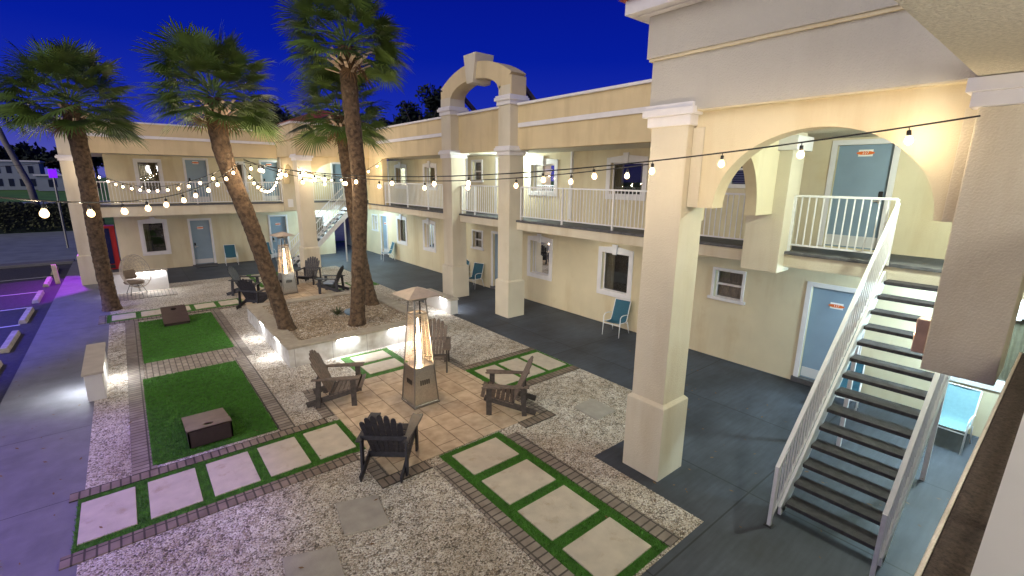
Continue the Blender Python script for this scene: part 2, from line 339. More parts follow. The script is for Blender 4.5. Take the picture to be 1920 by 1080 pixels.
pebbles('loose_pebbles', [(-.6, 3.2, 4.2, 6.8), (1.2, 3.2, 2.6, 4.2), (4.98, 5.5, 2.6, 6.0), (5.5, 8.05, 4.5, 7.2), (1.95, 2.5, 9, 16), (2.6, 3.6, 9.8, 11.4), (-.82, -.46, 8.6, 18.4), (5.9, 8.05, 9.2, 12.6), (6.6, 8.05, 12.6, 17)], 46000, pebm,
        avoid=[(1.6, 2.25, 5.2, 6.0), (.85, 1.45, 4.3, 5.3), (6.45, 7.1, 5.25, 5.92), (2.3, 6.0, 5.8, 10)])
# grass base under the slab paths and the turf
T = M(); BL = []
def turf(x0, x1, y0, y1, z=.014): T.box(x0, x1, y0, y1, .0, z); BL.append((x0, x1, y0, y1))
turf(-1.06, 2.62, 7.05, 8.30)                      # left path
turf(3.48, 4.72, 2.60, 6.08)                       # near path
turf(5.80, 8.05, 7.42, 8.78)                       # right path
turf(3.72, 4.98, 9.78, 11.36)                      # path to planter
turf(-.92, 2.95, 18.62, 19.68)                     # far path left
turf(6.18, 8.05, 18.78, 20.0)                      # far path right
turf(3.95, 5.25, 21.1, 24.2)                       # far path back
turf(-.14, 1.78, 13.92, 18.08, .03); turf(-.2, 1.62, 8.64, 12.74, .03)
stuff(T.build('artificial_turf', grassm))
sl_list = []
def slab(x0, x1, y0, y1, label, group, z=.03, m=None):
    q = M(); q.box(x0, x1, y0, y1, -.02, z); o = q.build('stepping_slab', m or slabm, bevel=.006); tag(o, label, 'paving slab', group); sl_list.append((x0-.01, x1+.01, y0-.01, y1+.01))
ORD = ['first', 'second', 'third', 'fourth', 'fifth', 'sixth']
for k in range(5): slab(-1.02+.735*k, -.43+.735*k, 7.19, 8.17, ORD[4-k]+' pale stone slab from the fire patio in the grass-jointed path running left', 'slabs of the left path')
for k, (y0, y1) in enumerate(((5.30, 5.95), (4.43, 5.11), (3.57, 4.26), (2.72, 3.39))): slab(3.64, 4.55, y0, y1, ORD[k]+' pale stone slab from the fire patio in the path running down towards the viewer', 'slabs of the near path')
for k, (x0, x1) in enumerate(((5.95, 6.55), (6.67, 7.27), (7.38, 7.98))): slab(x0, x1, 7.55, 8.62, ORD[k]+' pale stone slab from the fire patio in the short path right of the armchair', 'slabs of the right path')
for k, (y0, y1) in enumerate(((9.95, 10.52), (10.68, 11.22))): slab(3.92, 4.80, y0, y1, ORD[k]+' bright stone slab from the fire patio in the path ending at the planter wall', 'slabs of the planter path')
for k, x0 in enumerate((-.78, -.04, .70, 1.44, 2.18)): slab(x0, x0+.60, 18.8, 19.5, ORD[k]+' pale slab from the left palm in the path behind the far turf', 'slabs of the far path')
for k, x0 in enumerate((6.35, 7.05)): slab(x0, x0+.58, 18.95, 19.85, ORD[k]+' slab right of the far fire patio, behind the palms', 'slabs beside the far patio')
for k, y0 in enumerate((21.25, 22.0, 22.75, 23.5)): slab(4.12, 5.05, y0, y0+.58, ORD[k]+' slab from the far fire patio in the path to the back walkway', 'slabs behind the far patio')
def qslab(pts, label):
    q = M(); q.prism(pts, lambda u, v, w: (u, v, w), -.01, .028); tag(q.build('stepping_stone', soilm, bevel=.004), label, 'stepping stone', 'single stones laid in the gravel')
qslab([(1.62, 5.30), (2.16, 5.13), (2.27, 5.78), (1.74, 5.99)], 'single grey stone in the gravel between the left and near paths')
qslab([(.80, 4.62), (1.36, 4.40), (1.46, 5.2), (.90, 5.40)], 'grey stone in the gravel cut by the bottom edge of the photo')
qslab([(6.46, 5.26), (7.06, 5.28), (7.06, 5.92), (6.48, 5.90)], 'grey stone in the gravel left of the nearest tall column')
# turf blades
random.seed(5); b = M(); 
def blades(x0, x1, y0, y1, dens, h0=.012, h1=.03, base=.014):
    for _ in range(int((x1-x0)*(y1-y0)*dens)):
        x = random.uniform(x0, x1); y = random.uniform(y0, y1)
        if any(q[0] < x < q[1] and q[2] < y < q[3] for q in sl_list): continue
        h = random.uniform(h0, h1); t = random.uniform(0, 6.28); w = .004
        dx, dy = cos(t)*w, sin(t)*w; lx, ly = random.gauss(0, .4)*h, random.gauss(0, .4)*h
        i = len(b.v); b.v += [(x-dx, y-dy, base), (x+dx, y+dy, base), (x+lx, y+ly, base+h)]; b.f.append((i, i+1, i+2)); b.mi.append(0)
for q in BL:
    near = q[2] < 9; big = (q[1]-q[0] < 2 and q[3]-q[2] > 4)
    if big: blades(*q, 5200 if near else 2600, .02, .045, .03)
    else: blades(q[0]-.01, q[1]+.01, q[2]-.01, q[3]+.01, 5200 if near else 1800, .015, .035)
stuff(b.build('turf_blades', bladem))
# patios and brick bands
P = M(); P.box(2.62, 5.76, 6.12, 9.76, -.02, .022); struct(P.build('fire_patio', patiom, bevel=.004))
P = M(); P.box(2.9, 6.15, 17.35, 20.95, -.02, .022); struct(P.build('far_fire_patio', patiom, bevel=.004))
P = M()
for q in ((-1.16, 2.42, 6.82, 7.045), (-1.16, 2.42, 8.305, 8.53), (2.40, 3.24, 5.88, 6.11), (5.2, 5.98, 5.88, 6.11), (5.78, 8.06, 8.79, 9.0), (5.98, 8.06, 7.18, 7.41), (-.84, 2.9, 18.40, 18.61), (2.42, 3.7, 9.77, 9.98), (4.99, 5.98, 9.77, 9.98)): P.box(*q, -.02, .024)
struct(P.build('brick_edging', brick_x, bevel=0))
P = M()
for q in ((-.46, -.15, 8.54, 18.39), (1.80, 2.06, 13.0, 18.39), (1.64, 1.90, 8.54, 12.99), (3.25, 3.47, 2.58, 5.87), (4.73, 4.97, 2.58, 5.87), (2.40, 2.61, 6.12, 6.81), (2.40, 2.61, 8.54, 9.76), (5.77, 5.98, 6.12, 7.17), (5.77, 5.98, 9.01, 9.76), (-1.1, -.90, 18.62, 19.7)): P.box(*q, -.02, .0245)
struct(P.build('brick_border', brick_y))
P = M(); P.box(-.14, 1.79, 12.77, 13.90, -.02, .022); struct(P.build('brick_crossing', brick_c))
P = M(); P.box(-.75, 1.15, 21.75, 23.1, -.02, .02); struct(P.build('paver_pad', brick_c))
J = M()
for y in (3.4, 5.9, 8.4, 10.9, 15.9, 18.4, 20.9, 25.9): J.quad((-2.43, y, .0075), (-.86, y+.01, .0075), (-.86, y+.022, .0075), (-2.43, y+.012, .0075))
struct(J.build('walkway_joints', asphalt))
# ============================================================ BUILDINGS
def wall(T_, a0, a1, z0, z1, th, ops, m, name, par):
    q = M(); us = sorted({a0, a1, *[o[0] for o in ops], *[o[1] for o in ops]}); vs = sorted({z0, z1, *[o[2] for o in ops], *[o[3] for o in ops]})
    us = [u for u in us if a0 <= u <= a1]; vs = [v for v in vs if z0 <= v <= z1]
    def inside(u, v): return any(o[0] < u < o[1] and o[2] < v < o[3] for o in ops)
    idx = {}
    def V(u, v, w):
        k = (round(u, 4), round(v, 4), round(w, 4))
        if k not in idx: idx[k] = len(q.v); q.v.append(T_(u, v, w))
        return idx[k]
    solid = {}
    for i in range(len(us)-1):
        for j in range(len(vs)-1): solid[i, j] = not inside((us[i]+us[i+1])/2, (vs[j]+vs[j+1])/2)
    for (i, j), s_ in solid.items():
        if not s_: continue
        u0, u1, v0, v1 = us[i], us[i+1], vs[j], vs[j+1]
        q.f.append((V(u0, v0, 0), V(u1, v0, 0), V(u1, v1, 0), V(u0, v1, 0))); q.mi.append(0)
        q.f.append((V(u0, v0, -th), V(u0, v1, -th), V(u1, v1, -th), V(u1, v0, -th))); q.mi.append(0)
        for di, dj, A, B in ((-1, 0, (u0, v0), (u0, v1)), (1, 0, (u1, v0), (u1, v1)), (0, -1, (u0, v0), (u1, v0)), (0, 1, (u0, v1), (u1, v1))):
            if not solid.get((i+di, j+dj), False):
                q.f.append((V(*A, 0), V(*B, 0), V(*B, -th), V(*A, -th))); q.mi.append(0)
    return q.build(name, m, par)
def lbox(q, T_, u0, u1, v0, v1, w0, w1):
    p = [T_(u, v, w) for u in (u0, u1) for v in (v0, v1) for w in (w0, w1)]
    xs = [c[0] for c in p]; ys = [c[1] for c in p]; zs = [c[2] for c in p]
    q.box(min(xs), max(xs), min(ys), max(ys), min(zs), max(zs))
def window(T_, u0, u1, v0, v1, par, kind='big', label=None, cur='left', blindm=None):
    """outer trim rectangle u0..u1, v0..v1; returns opening"""
    t = .15 if kind == 'big' else .07
    if kind == 'plain': t = .13
    iu0, iu1, iv0, iv1 = u0+t, u1-t, v0+t*.9, v1-t
    q = M()
    lbox(q, T_, u0, u0+t, v0, v1, 0, .035); lbox(q, T_, u1-t, u1, v0, v1, 0, .035)
    lbox(q, T_, iu0, iu1, v0, iv0, 0, .035)
    if kind == 'big':
        c = (u0+u1)/2
        q.prism([(iu0, iv1), (c, iv1), (c, v1+.07), (iu0, v1+.012)], T_, 0, .035); q.prism([(c, iv1), (iu1, iv1), (iu1, v1+.012), (c, v1+.07)], T_, 0, .035)
        q.prism([(u0, v1), (iu0, v1), (iu0, v1+.012)], T_, 0, .035); q.prism([(iu1, v1), (u1, v1), (iu1, v1+.012)], T_, 0, .035)
        q.prism([(c-.07, iv1-.03), (c+.07, iv1-.03), (c+.10, v1+.13), (c-.10, v1+.13)], T_, .036, .085)
    else:
        lbox(q, T_, iu0, iu1, iv1, v1, 0, .035)
    f = q.build('window', trim, par, bevel=.006)
    if label: f['label'] = label
    # sill, sash, glass, curtain, dark room
    s = M(); lbox(s, T_, iu0-.02 if kind == 'big' else u0-.06, iu1+.02 if kind == 'big' else u1+.06, iv0-.05 if kind != 'big' else iv0-.005, iv0+.025, -.10 if kind == 'big' else 0, .06 if kind != 'big' else .0345); s.build('sill', trim, f, bevel=.005)
    s = M(); e_ = .035
    lbox(s, T_, iu0, iu0+e_, iv0, iv1, -.14, -.10); lbox(s, T_, iu1-e_, iu1, iv0, iv1, -.14, -.10); lbox(s, T_, iu0, iu1, iv0, iv0+e_, -.139, -.099); lbox(s, T_, iu0, iu1, iv1-e_, iv1, -.139, -.099)
    if kind == 'sash': lbox(s, T_, iu0, iu1, (iv0+iv1)/2-.025, (iv0+iv1)/2+.025, -.145, -.09)
    s.build('sash', trim, f)
    s = M(); s.quad(T_(iu0+.01, iv0+.01, -.12), T_(iu1-.01, iv0+.01, -.12), T_(iu1-.01, iv1-.01, -.12), T_(iu0+.01, iv1-.01, -.12)); s.build('pane', glass, f)
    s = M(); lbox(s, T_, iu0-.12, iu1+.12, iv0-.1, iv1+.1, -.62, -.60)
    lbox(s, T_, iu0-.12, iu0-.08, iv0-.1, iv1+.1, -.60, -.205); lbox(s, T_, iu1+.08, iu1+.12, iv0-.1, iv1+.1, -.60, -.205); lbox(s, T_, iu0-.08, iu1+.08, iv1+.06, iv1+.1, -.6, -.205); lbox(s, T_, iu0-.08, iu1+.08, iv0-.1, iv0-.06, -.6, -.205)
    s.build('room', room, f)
    def cur_m(ua, ub, m):
        s = M(); n = max(8, int((ub-ua)/.02)); b0 = len(s.v)
        for k in range(n+1):
            u = ua+(ub-ua)*k/n; w = -.26+.025*sin(u*2*pi/.085)+.01*sin(u*31)
            s.v += [T_(u, iv0-.03, w), T_(u, iv1+.05, w)]
        for k in range(n): s.f.append((b0+2*k, b0+2*k+2, b0+2*k+3, b0+2*k+1)); s.mi.append(0)
        s.build('curtain', m, f, smooth=True)
    w_ = iu1-iu0
    if cur == 'left': cur_m(iu1-w_*.30, iu1+.04, curtain)
    elif cur == 'both': cur_m(iu0-.04, iu0+w_*.24, curtain); cur_m(iu1-w_*.24, iu1+.04, curtain)
    elif cur == 'full': cur_m(iu0-.04, iu1+.04, curtain)
    elif cur == 'light': cur_m(iu0-.04, iu1+.04, curt_l)
    elif cur == 'wleft': cur_m(iu0-.04, iu0+w_*.3, curtain)
    elif cur == 'blind':
        s = M(); v = iv0
        while v < iv1: lbox(s, T_, iu0, iu1, v, v+.03, -.2, -.18); v += .055
        s.build('blind', blind, f)
    return (iu0, iu1, iv0, iv1)
def text_mesh(txt, size, T_, u, v, w, q, flip):
    cu = bpy.data.curves.new('t', 'FONT'); cu.body = txt; cu.size = size; cu.align_x = 'CENTER'; cu.align_y = 'CENTER'
    ob = bpy.data.objects.new('t', cu); C.objects.link(ob); dg = bpy.context.evaluated_depsgraph_get(); me = bpy.data.meshes.new_from_object(ob.evaluated_get(dg))
    b = len(q.v)
    for x in me.vertices: q.v.append(T_(u+flip*x.co.x, v+x.co.y, w))
    for p in me.polygons: q.f.append(tuple(b+i for i in p.vertices)); q.mi.append(q.k)
    bpy.data.objects.remove(ob); bpy.data.curves.remove(cu); bpy.data.meshes.remove(me)
def door(T_, u0, u1, v0, v1, par, num='', flip=1, hinge=1, label=None, plate=True, kickp=True, base=0):
    """outer frame u0..u1; flip -1 when u runs right-to-left for the viewer"""
    t = .10; q = M(); lbox(q, T_, u0, u0+t, v0, v1, 0, .03); lbox(q, T_, u1-t, u1, v0, v1, 0, .03); lbox(q, T_, u0+t, u1-t, v1-t, v1, 0, .03)
    iu0, iu1, iv1 = u0+t, u1-t, v1-t
    s = M(); lbox(s, T_, iu0, iu1, v0+base, iv1, -.14, -.09); d = s.build('door', bluedoor, par, bevel=.004)
    if label: d['label'] = label
    q.build('door_frame', trim, d, bevel=.005)
    if kickp: s = M(); lbox(s, T_, iu0+.02, iu1-.02, v0+base+.03, v0+base+.25, -.09, -.083); s.build('kick_plate', kick, d)
    hx = iu0+.10 if hinge > 0 else iu1-.10
    s = M(); lbox(s, T_, hx-.035, hx+.035, v0+1.02, v0+1.16, -.09, -.05); s.build('lock', blackp, d, bevel=.008)
    s = M(); lbox(s, T_, min(hx, hx+.12*hinge), max(hx, hx+.12*hinge), v0+.955, v0+.98, -.06, -.035); lbox(s, T_, hx-.025, hx+.025, v0+.92, v0+1.01, -.09, -.06); s.build('handle', chrome, d, bevel=.006)
    if base: s = M(); lbox(s, T_, u0-.03, u1+.03, v0, v0+base, -.14, .06); s.build('threshold', dark_edge, d, bevel=.008)
    if plate:
        c = (u0+u1)/2; pv = v0+1.90; s = M(); s.k = 0; lbox(s, T_, c-.12, c+.12, pv-.065, pv+.065, -.09, -.078)
        s.k = 1; s.prism([(c+.15*cos(k*pi/10), pv+.036*sin(k*pi/10)) for k in range(20)], T_, -.0785, -.072)
        if num: s.k = 2; text_mesh(num, .075, T_, c, pv, -.0715, s, flip)
        s.build('number_plate', [whitep, orange, whitep], d)
    return (iu0, iu1, v0, iv1)
def railing(p0, p1, z0, par, name='railing', h=1.06, pitch=.115, posts=True, label=None, rail_w=.045, end0=True, end1=True):
    """p0,p1 (x,y); handrail top at z0+h"""
    q = M(); p0 = Vector((*p0, 0)); p1 = Vector((*p1, 0)); d = p1-p0; ln = d.length; d.normalize(); sd_ = Vector((-d.y, d.x, 0)); up = Vector((0, 0, 1))
    mid = (p0+p1)/2
    q.obox(mid+up*(z0+h-.02), d, sd_, up, ln/2, rail_w/2, .02); q.obox(mid+up*(z0+.13), d, sd_, up, ln/2, .018, .015)
    n = max(1, round(ln/pitch))
    for k in range(n+1):
        c = p0+d*(ln*k/n)
        isp = (k == 0 and end0) or (k == n and end1) or (posts and k % 16 == 0)
        if isp: q.obox(c+up*(z0+h/2-.01), d, sd_, up, .022, .022, h/2-.012)
        else: q.obox(c+up*(z0+.115+(h-.13)/2), d, sd_, up, .009, .009, (h-.16)/2)
    o = q.build(name, wmetal, par)
    if label: o['label'] = label
    return o
def column(x0, x1, y0, y1, zt, par, m=stucco_g, plinth=1.25, cap=(5.2, 5.48), label=None, z0=0, pe=.06, ce=.10):
    q = M(); q.box(x0, x1, y0, y1, z0, zt); o = q.build('column', m, par, bevel=.012)
    if label: o['label'] = label
    if plinth:
        q = M(); e2 = pe; i = 0
        b0 = [(x0-e2, y0-e2), (x1+e2, y0-e2), (x1+e2, y1+e2), (x0-e2, y1+e2)]; t0 = [(x0-.002, y0-.002), (x1+.002, y0-.002), (x1+.002, y1+.002), (x0-.002, y1+.002)]
        q.v = [(*p, .004) for p in b0]+[(*p, plinth-.05) for p in b0]+[(*p, plinth) for p in t0]
        for a_ in (0, 4):
            for k in range(4): q.f.append((a_+k, a_+(k+1) % 4, a_+4+(k+1) % 4, a_+4+k)); q.mi.append(0)
        q.build('plinth', m, o, bevel=.01)
    for cz in (cap if isinstance(cap[0], tuple) else (cap,)):
        q = M(); a_, b_ = cz; hh = b_-a_
        q.box(x0-ce*.45, x1+ce*.45, y0-ce*.45, y1+ce*.45, a_, a_+hh*.48); q.box(x0-ce, x1+ce, y0-ce, y1+ce, a_+hh*.45, a_+hh*.8); q.box(x0-ce*.7, x1+ce*.7, y0-ce*.7, y1+ce*.7, a_+hh*.79, b_)
        q.build('capital', trim, o, bevel=.01)
    return o
def arch_poly(T_, u0, u1, zs, zt, c, r, hh, w0, w1, q, n=36):
    """wall u0..u1, underside zs (spring), top zt, opening ellipse centre c half-width r height hh"""
    pts = [(u0, zs), (c-r, zs)]+[(c-r*cos(pi*k/n), zs+hh*sin(pi*k/n)) for k in range(1, n)]+[(c+r, zs), (u1, zs)]
    top = [(u, zt) for u, v in pts]
    b = len(q.v); m_ = len(pts)
    for w in (w0, w1):
        q.v += [T_(u, v, w) for u, v in pts]+[T_(u, v, w) for u, v in top]
    for k in range(m_-1):
        q.f.append((b+k, b+k+1, b+m_+k+1, b+m_+k)); q.f.append((b+2*m_+k, b+3*m_+k, b+3*m_+k+1, b+2*m_+k+1))
        q.f.append((b+k, b+2*m_+k, b+2*m_+k+1, b+k+1)); q.f.append((b+m_+k, b+m_+k+1, b+3*m_+k+1, b+3*m_+k)); q.mi += [0]*4
    q.f.append((b, b+m_, b+3*m_, b+2*m_)); q.f.append((b+m_-1, b+3*m_-1, b+4*m_-1, b+2*m_-1)); q.mi += [0]*2
XR = 11.5; YB = 28.4
TR_ = TX(XR); TB = TY(YB)
# ---------------- right wing
rw = thing('motel_wing', 'long cream motel wing on the right with an arch standing on its roof', 'building', (11.5, 15, 0))
def par_to(root):
    inv = Matrix.Translation(-root.location)
    return root
class PP:  # parent helper keeping world coordinates
    pass
def adopt(root, objs_before):
    """parent every new parentless object to root, keeping world placement"""
    bpy.context.view_layer.update()
    for o in C.objects:
        if o in objs_before or o is root or o.parent is not None: continue
        o.parent = root; o.matrix_parent_inverse = Matrix.Translation(-root.location)
before = set(C.objects)
ops = []
W_ = lambda *a_, **k: ops.append(window(TR_, *a_, None, **k))
W_(8.33, 9.66, .93, 2.44, label='nearest lower window, a sling chair below it'); W_(11.76, 13.08, .93, 2.44, cur='left')
W_(5.02, 5.86, 1.52, 2.36, kind='sash', cur='light', label='small sash window with a warm lamp reflected')
W_(19.85, 21.1, .93, 2.44, cur='both'); W_(22.85, 24.05, .93, 2.44, cur='both')
W_(15.95, 16.75, 1.52, 2.36, kind='sash', cur='light'); W_(26.55, 27.35, 1.35, 2.36, kind='sash', cur='blind')
W_(-.25, 1.2, .93, 2.44, cur='full')
W_(8.06, 9.52, 3.92, 5.14, cur='both'); W_(11.62, 13.12, 3.92, 5.14, cur='left')
W_(5.0, 5.82, 4.33, 5.24, kind='sash', cur='blind'); W_(15.95, 16.75, 4.33, 5.24, kind='sash', cur='blind')
W_(19.6, 20.9, 3.92, 5.14, cur='full'); W_(22.6, 24.0, 3.92, 5.14, cur='full')
D_ = lambda *a_, **k: ops.append(door(TR_, *a_, **k))
D_(2.50, 3.68, .0, 2.36, None, num='127', flip=-1, hinge=1, base=.12, label='lower door with number plate 127')
D_(6.36, 7.36, .0, 2.42, None, flip=-1, base=.12); D_(14.35, 15.35, 0, 2.42, None, flip=-1, base=.12); D_(17.25, 18.25, 0, 2.42, None, flip=-1, base=.12)
D_(25.25, 26.2, 0, 2.42, None, flip=-1, base=.12)
D_(2.48, 3.62, 3.17, 5.33, None, num='227', flip=-1, hinge=1, label='upper door with number plate 227')
D_(17.3, 18.3, 3.17, 5.33, None, flip=-1); D_(24.75, 25.7, 3.17, 5.33, None, flip=-1)
D_(14.1, 15.1, 3.17, 5.33, None, flip=-1)
wall(TR_, -3, 32, 0, 5.37, .2, ops, stucco, 'wall', None)
q = M(); q.box(9.72, 11.49, -2, 28.39, 2.95, 3.145); q.build('balcony_floor', darkcon, None)
q = M(); q.box(9.66, 9.94, -2, 26.28, 3.145, 3.205); q.build('floor_edge', dark_edge, None, bevel=.008)
q = M(); q.box(9.70, 9.92, -2, 26.28, 2.90, 3.143); q.box(9.92, 11.498, -2, 28.39, 2.93, 2.948); q.build('fascia', stucco_g, None, bevel=.008)
q = M(); q.box(9.70, 9.95, 4.12, 23.1, 5.37, 6.66); q.build('parapet', stucco_t, None, bevel=.008)
q = M(); q.box(9.951, 14, -3, 23.1, 5.372, 5.48); q.build('ceiling', ceilm, None)
q = M(); q.box(9.95, 16, 4.12, 33, 6.15, 6.3); q.build('roof', roadm, None)
q = M(); q.box(9.62, 9.98, 4.12, 11.56, 6.66, 6.73); q.box(9.62, 9.98, 12.2, 14.92, 6.66, 6.73); q.box(9.62, 9.98, 15.56, 23.1, 6.66, 6.73)
q.box(9.635, 9.70, 4.12, 11.54, 6.02, 6.15); q.box(9.635, 9.70, 15.57, 23.05, 6.02, 6.15); q.build('cornice', trim, None, bevel=.008)
# bay pipe and posts on balcony wall
q = M(); q.box(11.40, 11.48, 17.0, 17.07, 3.2, 5.37); q.box(11.40, 11.48, 10.9, 10.97, 3.2, 5.37); q.build('downpipe', trim, None)
for a_, b_ in ((4.15, 11.5), (12.2, 14.88), (15.6, 21.55)): railing((9.78, a_), (9.78, b_), 3.2, None)
railing((9.78, 3.98), (9.78, 4.12), 3.2, None)
railing((9.78, 2.02), (9.78, 3.55), 3.2, None, label='balcony railing in front of door 227')
column(9.38, 9.96, 11.60, 12.18, 7.25, None, cap=((5.2, 5.48), (6.68, 6.96)), label='column under the right end of the roof arch')
column(9.36, 9.98, 14.93, 15.57, 7.25, None, cap=((5.2, 5.48), (6.68, 6.96)), label='column under the left end of the roof arch')
# roof arch: flattened arc, keystone, braces
q = M(); n = 30; yc = 13.56
A_ = []; B_ = []
for k in range(n+1):
    t = k/n; ya = 15.57-(15.57-11.55)*t; s_ = (ya-yc)/2.01; A_.append((ya, 7.58+.57*(1-abs(s_)**2.1)))
    yb = 14.93-(14.93-12.17)*t; s2 = (yb-yc)/1.38; B_.append((yb, 7.15+.50*sqrt(max(0, 1-s2*s2))))
b0 = len(q.v)
for x in (9.38, 9.96):
    q.v += [(x, *p) for p in A_]+[(x, *p) for p in B_]
m_ = n+1
for k in range(n):
    q.f += [(b0+k, b0+k+1, b0+m_+k+1, b0+m_+k), (b0+2*m_+k, b0+3*m_+k, b0+3*m_+k+1, b0+2*m_+k+1), (b0+k, b0+2*m_+k, b0+2*m_+k+1, b0+k+1), (b0+m_+k, b0+m_+k+1, b0+3*m_+k+1, b0+3*m_+k)]; q.mi += [0]*4
q.box(9.381, 9.959, 11.551, 12.169, 6.96, 7.5); q.box(9.381, 9.959, 14.931, 15.569, 6.96, 7.5)
q.f += [(b0, b0+m_, b0+3*m_, b0+2*m_), (b0+n, b0+2*m_+n, b0+3*m_+n, b0+m_+n)]; q.mi += [0, 0]
ra = q.build('roof_arch', stucco_t, None)
q = M(); q.prism([(13.42, 7.52), (13.76, 7.52), (13.93, 8.40), (13.23, 8.40)], lambda u, v, w: (w, u, v), 9.27, 10.0); q.build('keystone', stucco_g, ra, bevel=.01)
for y in (15.2, 11.9): q = M(); q.plank((9.9, y, 7.5), (11.4, y, 6.3), .12, .12); q.build('brace', woodg, ra)
adopt(rw, before)
# ---------------- back wing with far stair tower
bw = thing('motel_wing', 'cream motel wing across the back of the courtyard, with a red-roofed stair bay', 'building', (4, 28.4, 0))
before = set(C.objects)
ops = []
ops.append(window(TB, .40, 1.52, .70, 2.40, None, kind='big', cur='wleft')); ops.append(window(TB, 7.95, 9.1, .9, 2.35, None, kind='plain', cur='full'))
ops.append(window(TB, .60, 1.66, 3.62, 5.22, None, kind='plain', cur='full')); ops.append(window(TB, 4.25, 5.2, 3.62, 5.22, None, kind='plain', cur='full'))
ops.append(door(TB, 2.34, 3.36, 0, 2.38, None, base=.06)); ops.append(door(TB, 6.0, 7.0, 0, 2.42, None, base=.06))
ops.append(door(TB, 2.5, 3.56, 3.2, 5.32, None)); ops.append(door(TB, 5.85, 6.85, 3.2, 5.32, None)); ops.append(door(TB, 9.6, 10.35, 3.2, 5.32, None, plate=False, kickp=False))
ops.append((9.55, 10.75, 0, 2.2))
wall(TB, -.44, 11.5, 0, 5.37, .2, ops, stucco, 'wall', None)
q = M(); q.box(-.44, -.24, 28.6, 34, 0, 5.37); q.build('end_wall', stucco, None)
q = M(); q.box(-1.6, 9.71, 26.52, 28.39, 2.95, 3.145); q.build('balcony_floor', darkcon, None)
q = M(); q.box(-1.64, 9.65, 26.26, 26.5, 3.145, 3.2); q.build('floor_edge', dark_edge, None)
q = M(); q.box(-1.6, 9.69, 26.3, 26.515, 2.72, 3.143); q.box(-1.6, 9.69, 26.515, 28.398, 2.93, 2.948); q.box(-1.6, -1.4, 26.52, 30, 2.72, 3.143); q.build('fascia', stucco_g, None, bevel=.008)
q = M(); q.box(-1.62, 6.28, 26.3, 26.55, 5.36, 6.6); q.box(-1.62, -1.4, 26.551, 34, 5.36, 6.6); q.build('parapet', stucco_t, None, bevel=.008)
q = M(); q.box(-1.7, 6.26, 26.22, 26.58, 6.6, 6.66); q.box(-1.7, 6.27, 26.235, 26.3, 6.0, 6.12); q.box(-1.7, -1.36, 26.58, 34, 6.6, 6.66); q.box(-1.685, -1.62, 26.3, 34, 6.0, 6.12); q.build('cornice', trim, None, bevel=.008)
q = M(); q.box(-1.4, 9.7, 26.55, 33, 5.372, 5.48); q.build('ceiling', ceilm, None)
column(-1.72, -1.12, 25.95, 26.55, 6.0, None, cap=(5.0, 5.22), label='corner column at the left end of the back wing')
column(6.30, 6.93, 23.08, 23.72, 5.40, None, label='tall column at the corner of the far stair bay')
q = M(); q.box(6.37, 6.98, 26.2, 26.8, 2.76, 5.40); ip = q.build('pilaster', stucco_g, None, bevel=.01)
railing((-.98, 26.38), (6.36, 26.38), 3.15, None); railing((7.0, 26.38), (9.66, 26.38), 3.15, None)
q = M(); q.box(6.28, 9.95, 23.0, 23.3, 5.41, 6.12); q.box(6.28, 6.6, 23.3, 26.3, 5.41, 6.12)
q.box(6.22, 9.95, 22.95, 23.31, 6.12, 6.78); q.box(6.22, 6.61, 23.31, 26.3, 6.12, 6.78)
q.build('stair_bay', stucco_t, None, bevel=.01)
q = M(); arch_poly(TY(23.12), 6.9, 9.95, 4.12, 5.405, 8.28, 1.38, 1.07, 0, -.26, q); arch_poly(TX(6.40), 23.7, 26.2, 4.12, 5.405, 24.95, .95, .95, 0, -.26, q)
q.box(9.70, 9.96, 21.6, 23.10, 3.205, 5.37); q.box(9.695, 9.96, 23.1, 23.4, 2.9, 4.12); q.build('arch_wall', stucco_t, None)
q = M(); q.box(6.12, 9.95, 22.85, 26.4, 6.78, 6.87); q.build('cornice', trim, None, bevel=.01)
q = M(); b0 = 0; q.v = [(6.05, 22.8, 6.87), (10.4, 22.8, 6.87), (10.4, 27.2, 6.87), (6.05, 27.2, 6.87), (8.2, 25.0, 7.75)]
q.f = [(0, 1, 4), (1, 2, 4), (2, 3, 4), (3, 0, 4), (3, 2, 1, 0)]; q.mi = [0]*5; q.build('roof', tile_red, None)
q = M(); q.box(6.6, 9.7, 23.3, 26.5, 5.30, 5.40); q.build('ceiling', ceilm, None)
q = M(); q.box(6.30, 6.50, 26.05, 26.19, 4.55, 4.85); q.k = 1; q.box(6.55, 6.8, 26.12, 26.19, 2.95, 3.35); q.build('wall_lamp', [wmetal, trim], None, bevel=.01)
adopt(bw, before)
# ---------------- near wing (the balcony the picture is taken from) and near stair bay
nw = thing('motel_wing', 'near motel wing with textured ceiling and big arched stair bay at the right edge', 'building', (6, 0, 0))
before = set(C.objects)
column(5.79, 6.36, 3.49, 4.05, 5.38, None, pe=.05, label='nearest tall column, standing on a dark pad beside the gravel')
q = M(); q.box(5.78, 6.05, -2, 4.1, 5.38, 6.08); q.box(6.05, 9.7, 3.83, 4.10, 5.38, 6.08); q.box(5.72, 6.05, -2, 4.16, 6.08, 6.60); q.box(6.05, 9.7, 3.83, 4.16, 6.08, 6.60); q.build('bay_upper_wall', stucco_sh, None, bevel=.008)
q = M(); q.box(5.745, 6.04, -2, 4.135, 6.045, 6.079); q.box(6.05, 9.7, 3.85, 4.135, 6.045, 6.079); q.build('lit_edge_strip', stucco, None)  # pale strip painted in for the light catching the underside of the step
q = M(); q.box(5.79, 5.925, .87, 3.39, 5.362, 5.379); q.build('lit_edge_strip', stucco, None)  # same pale strip, imitating the lit underside above the arch
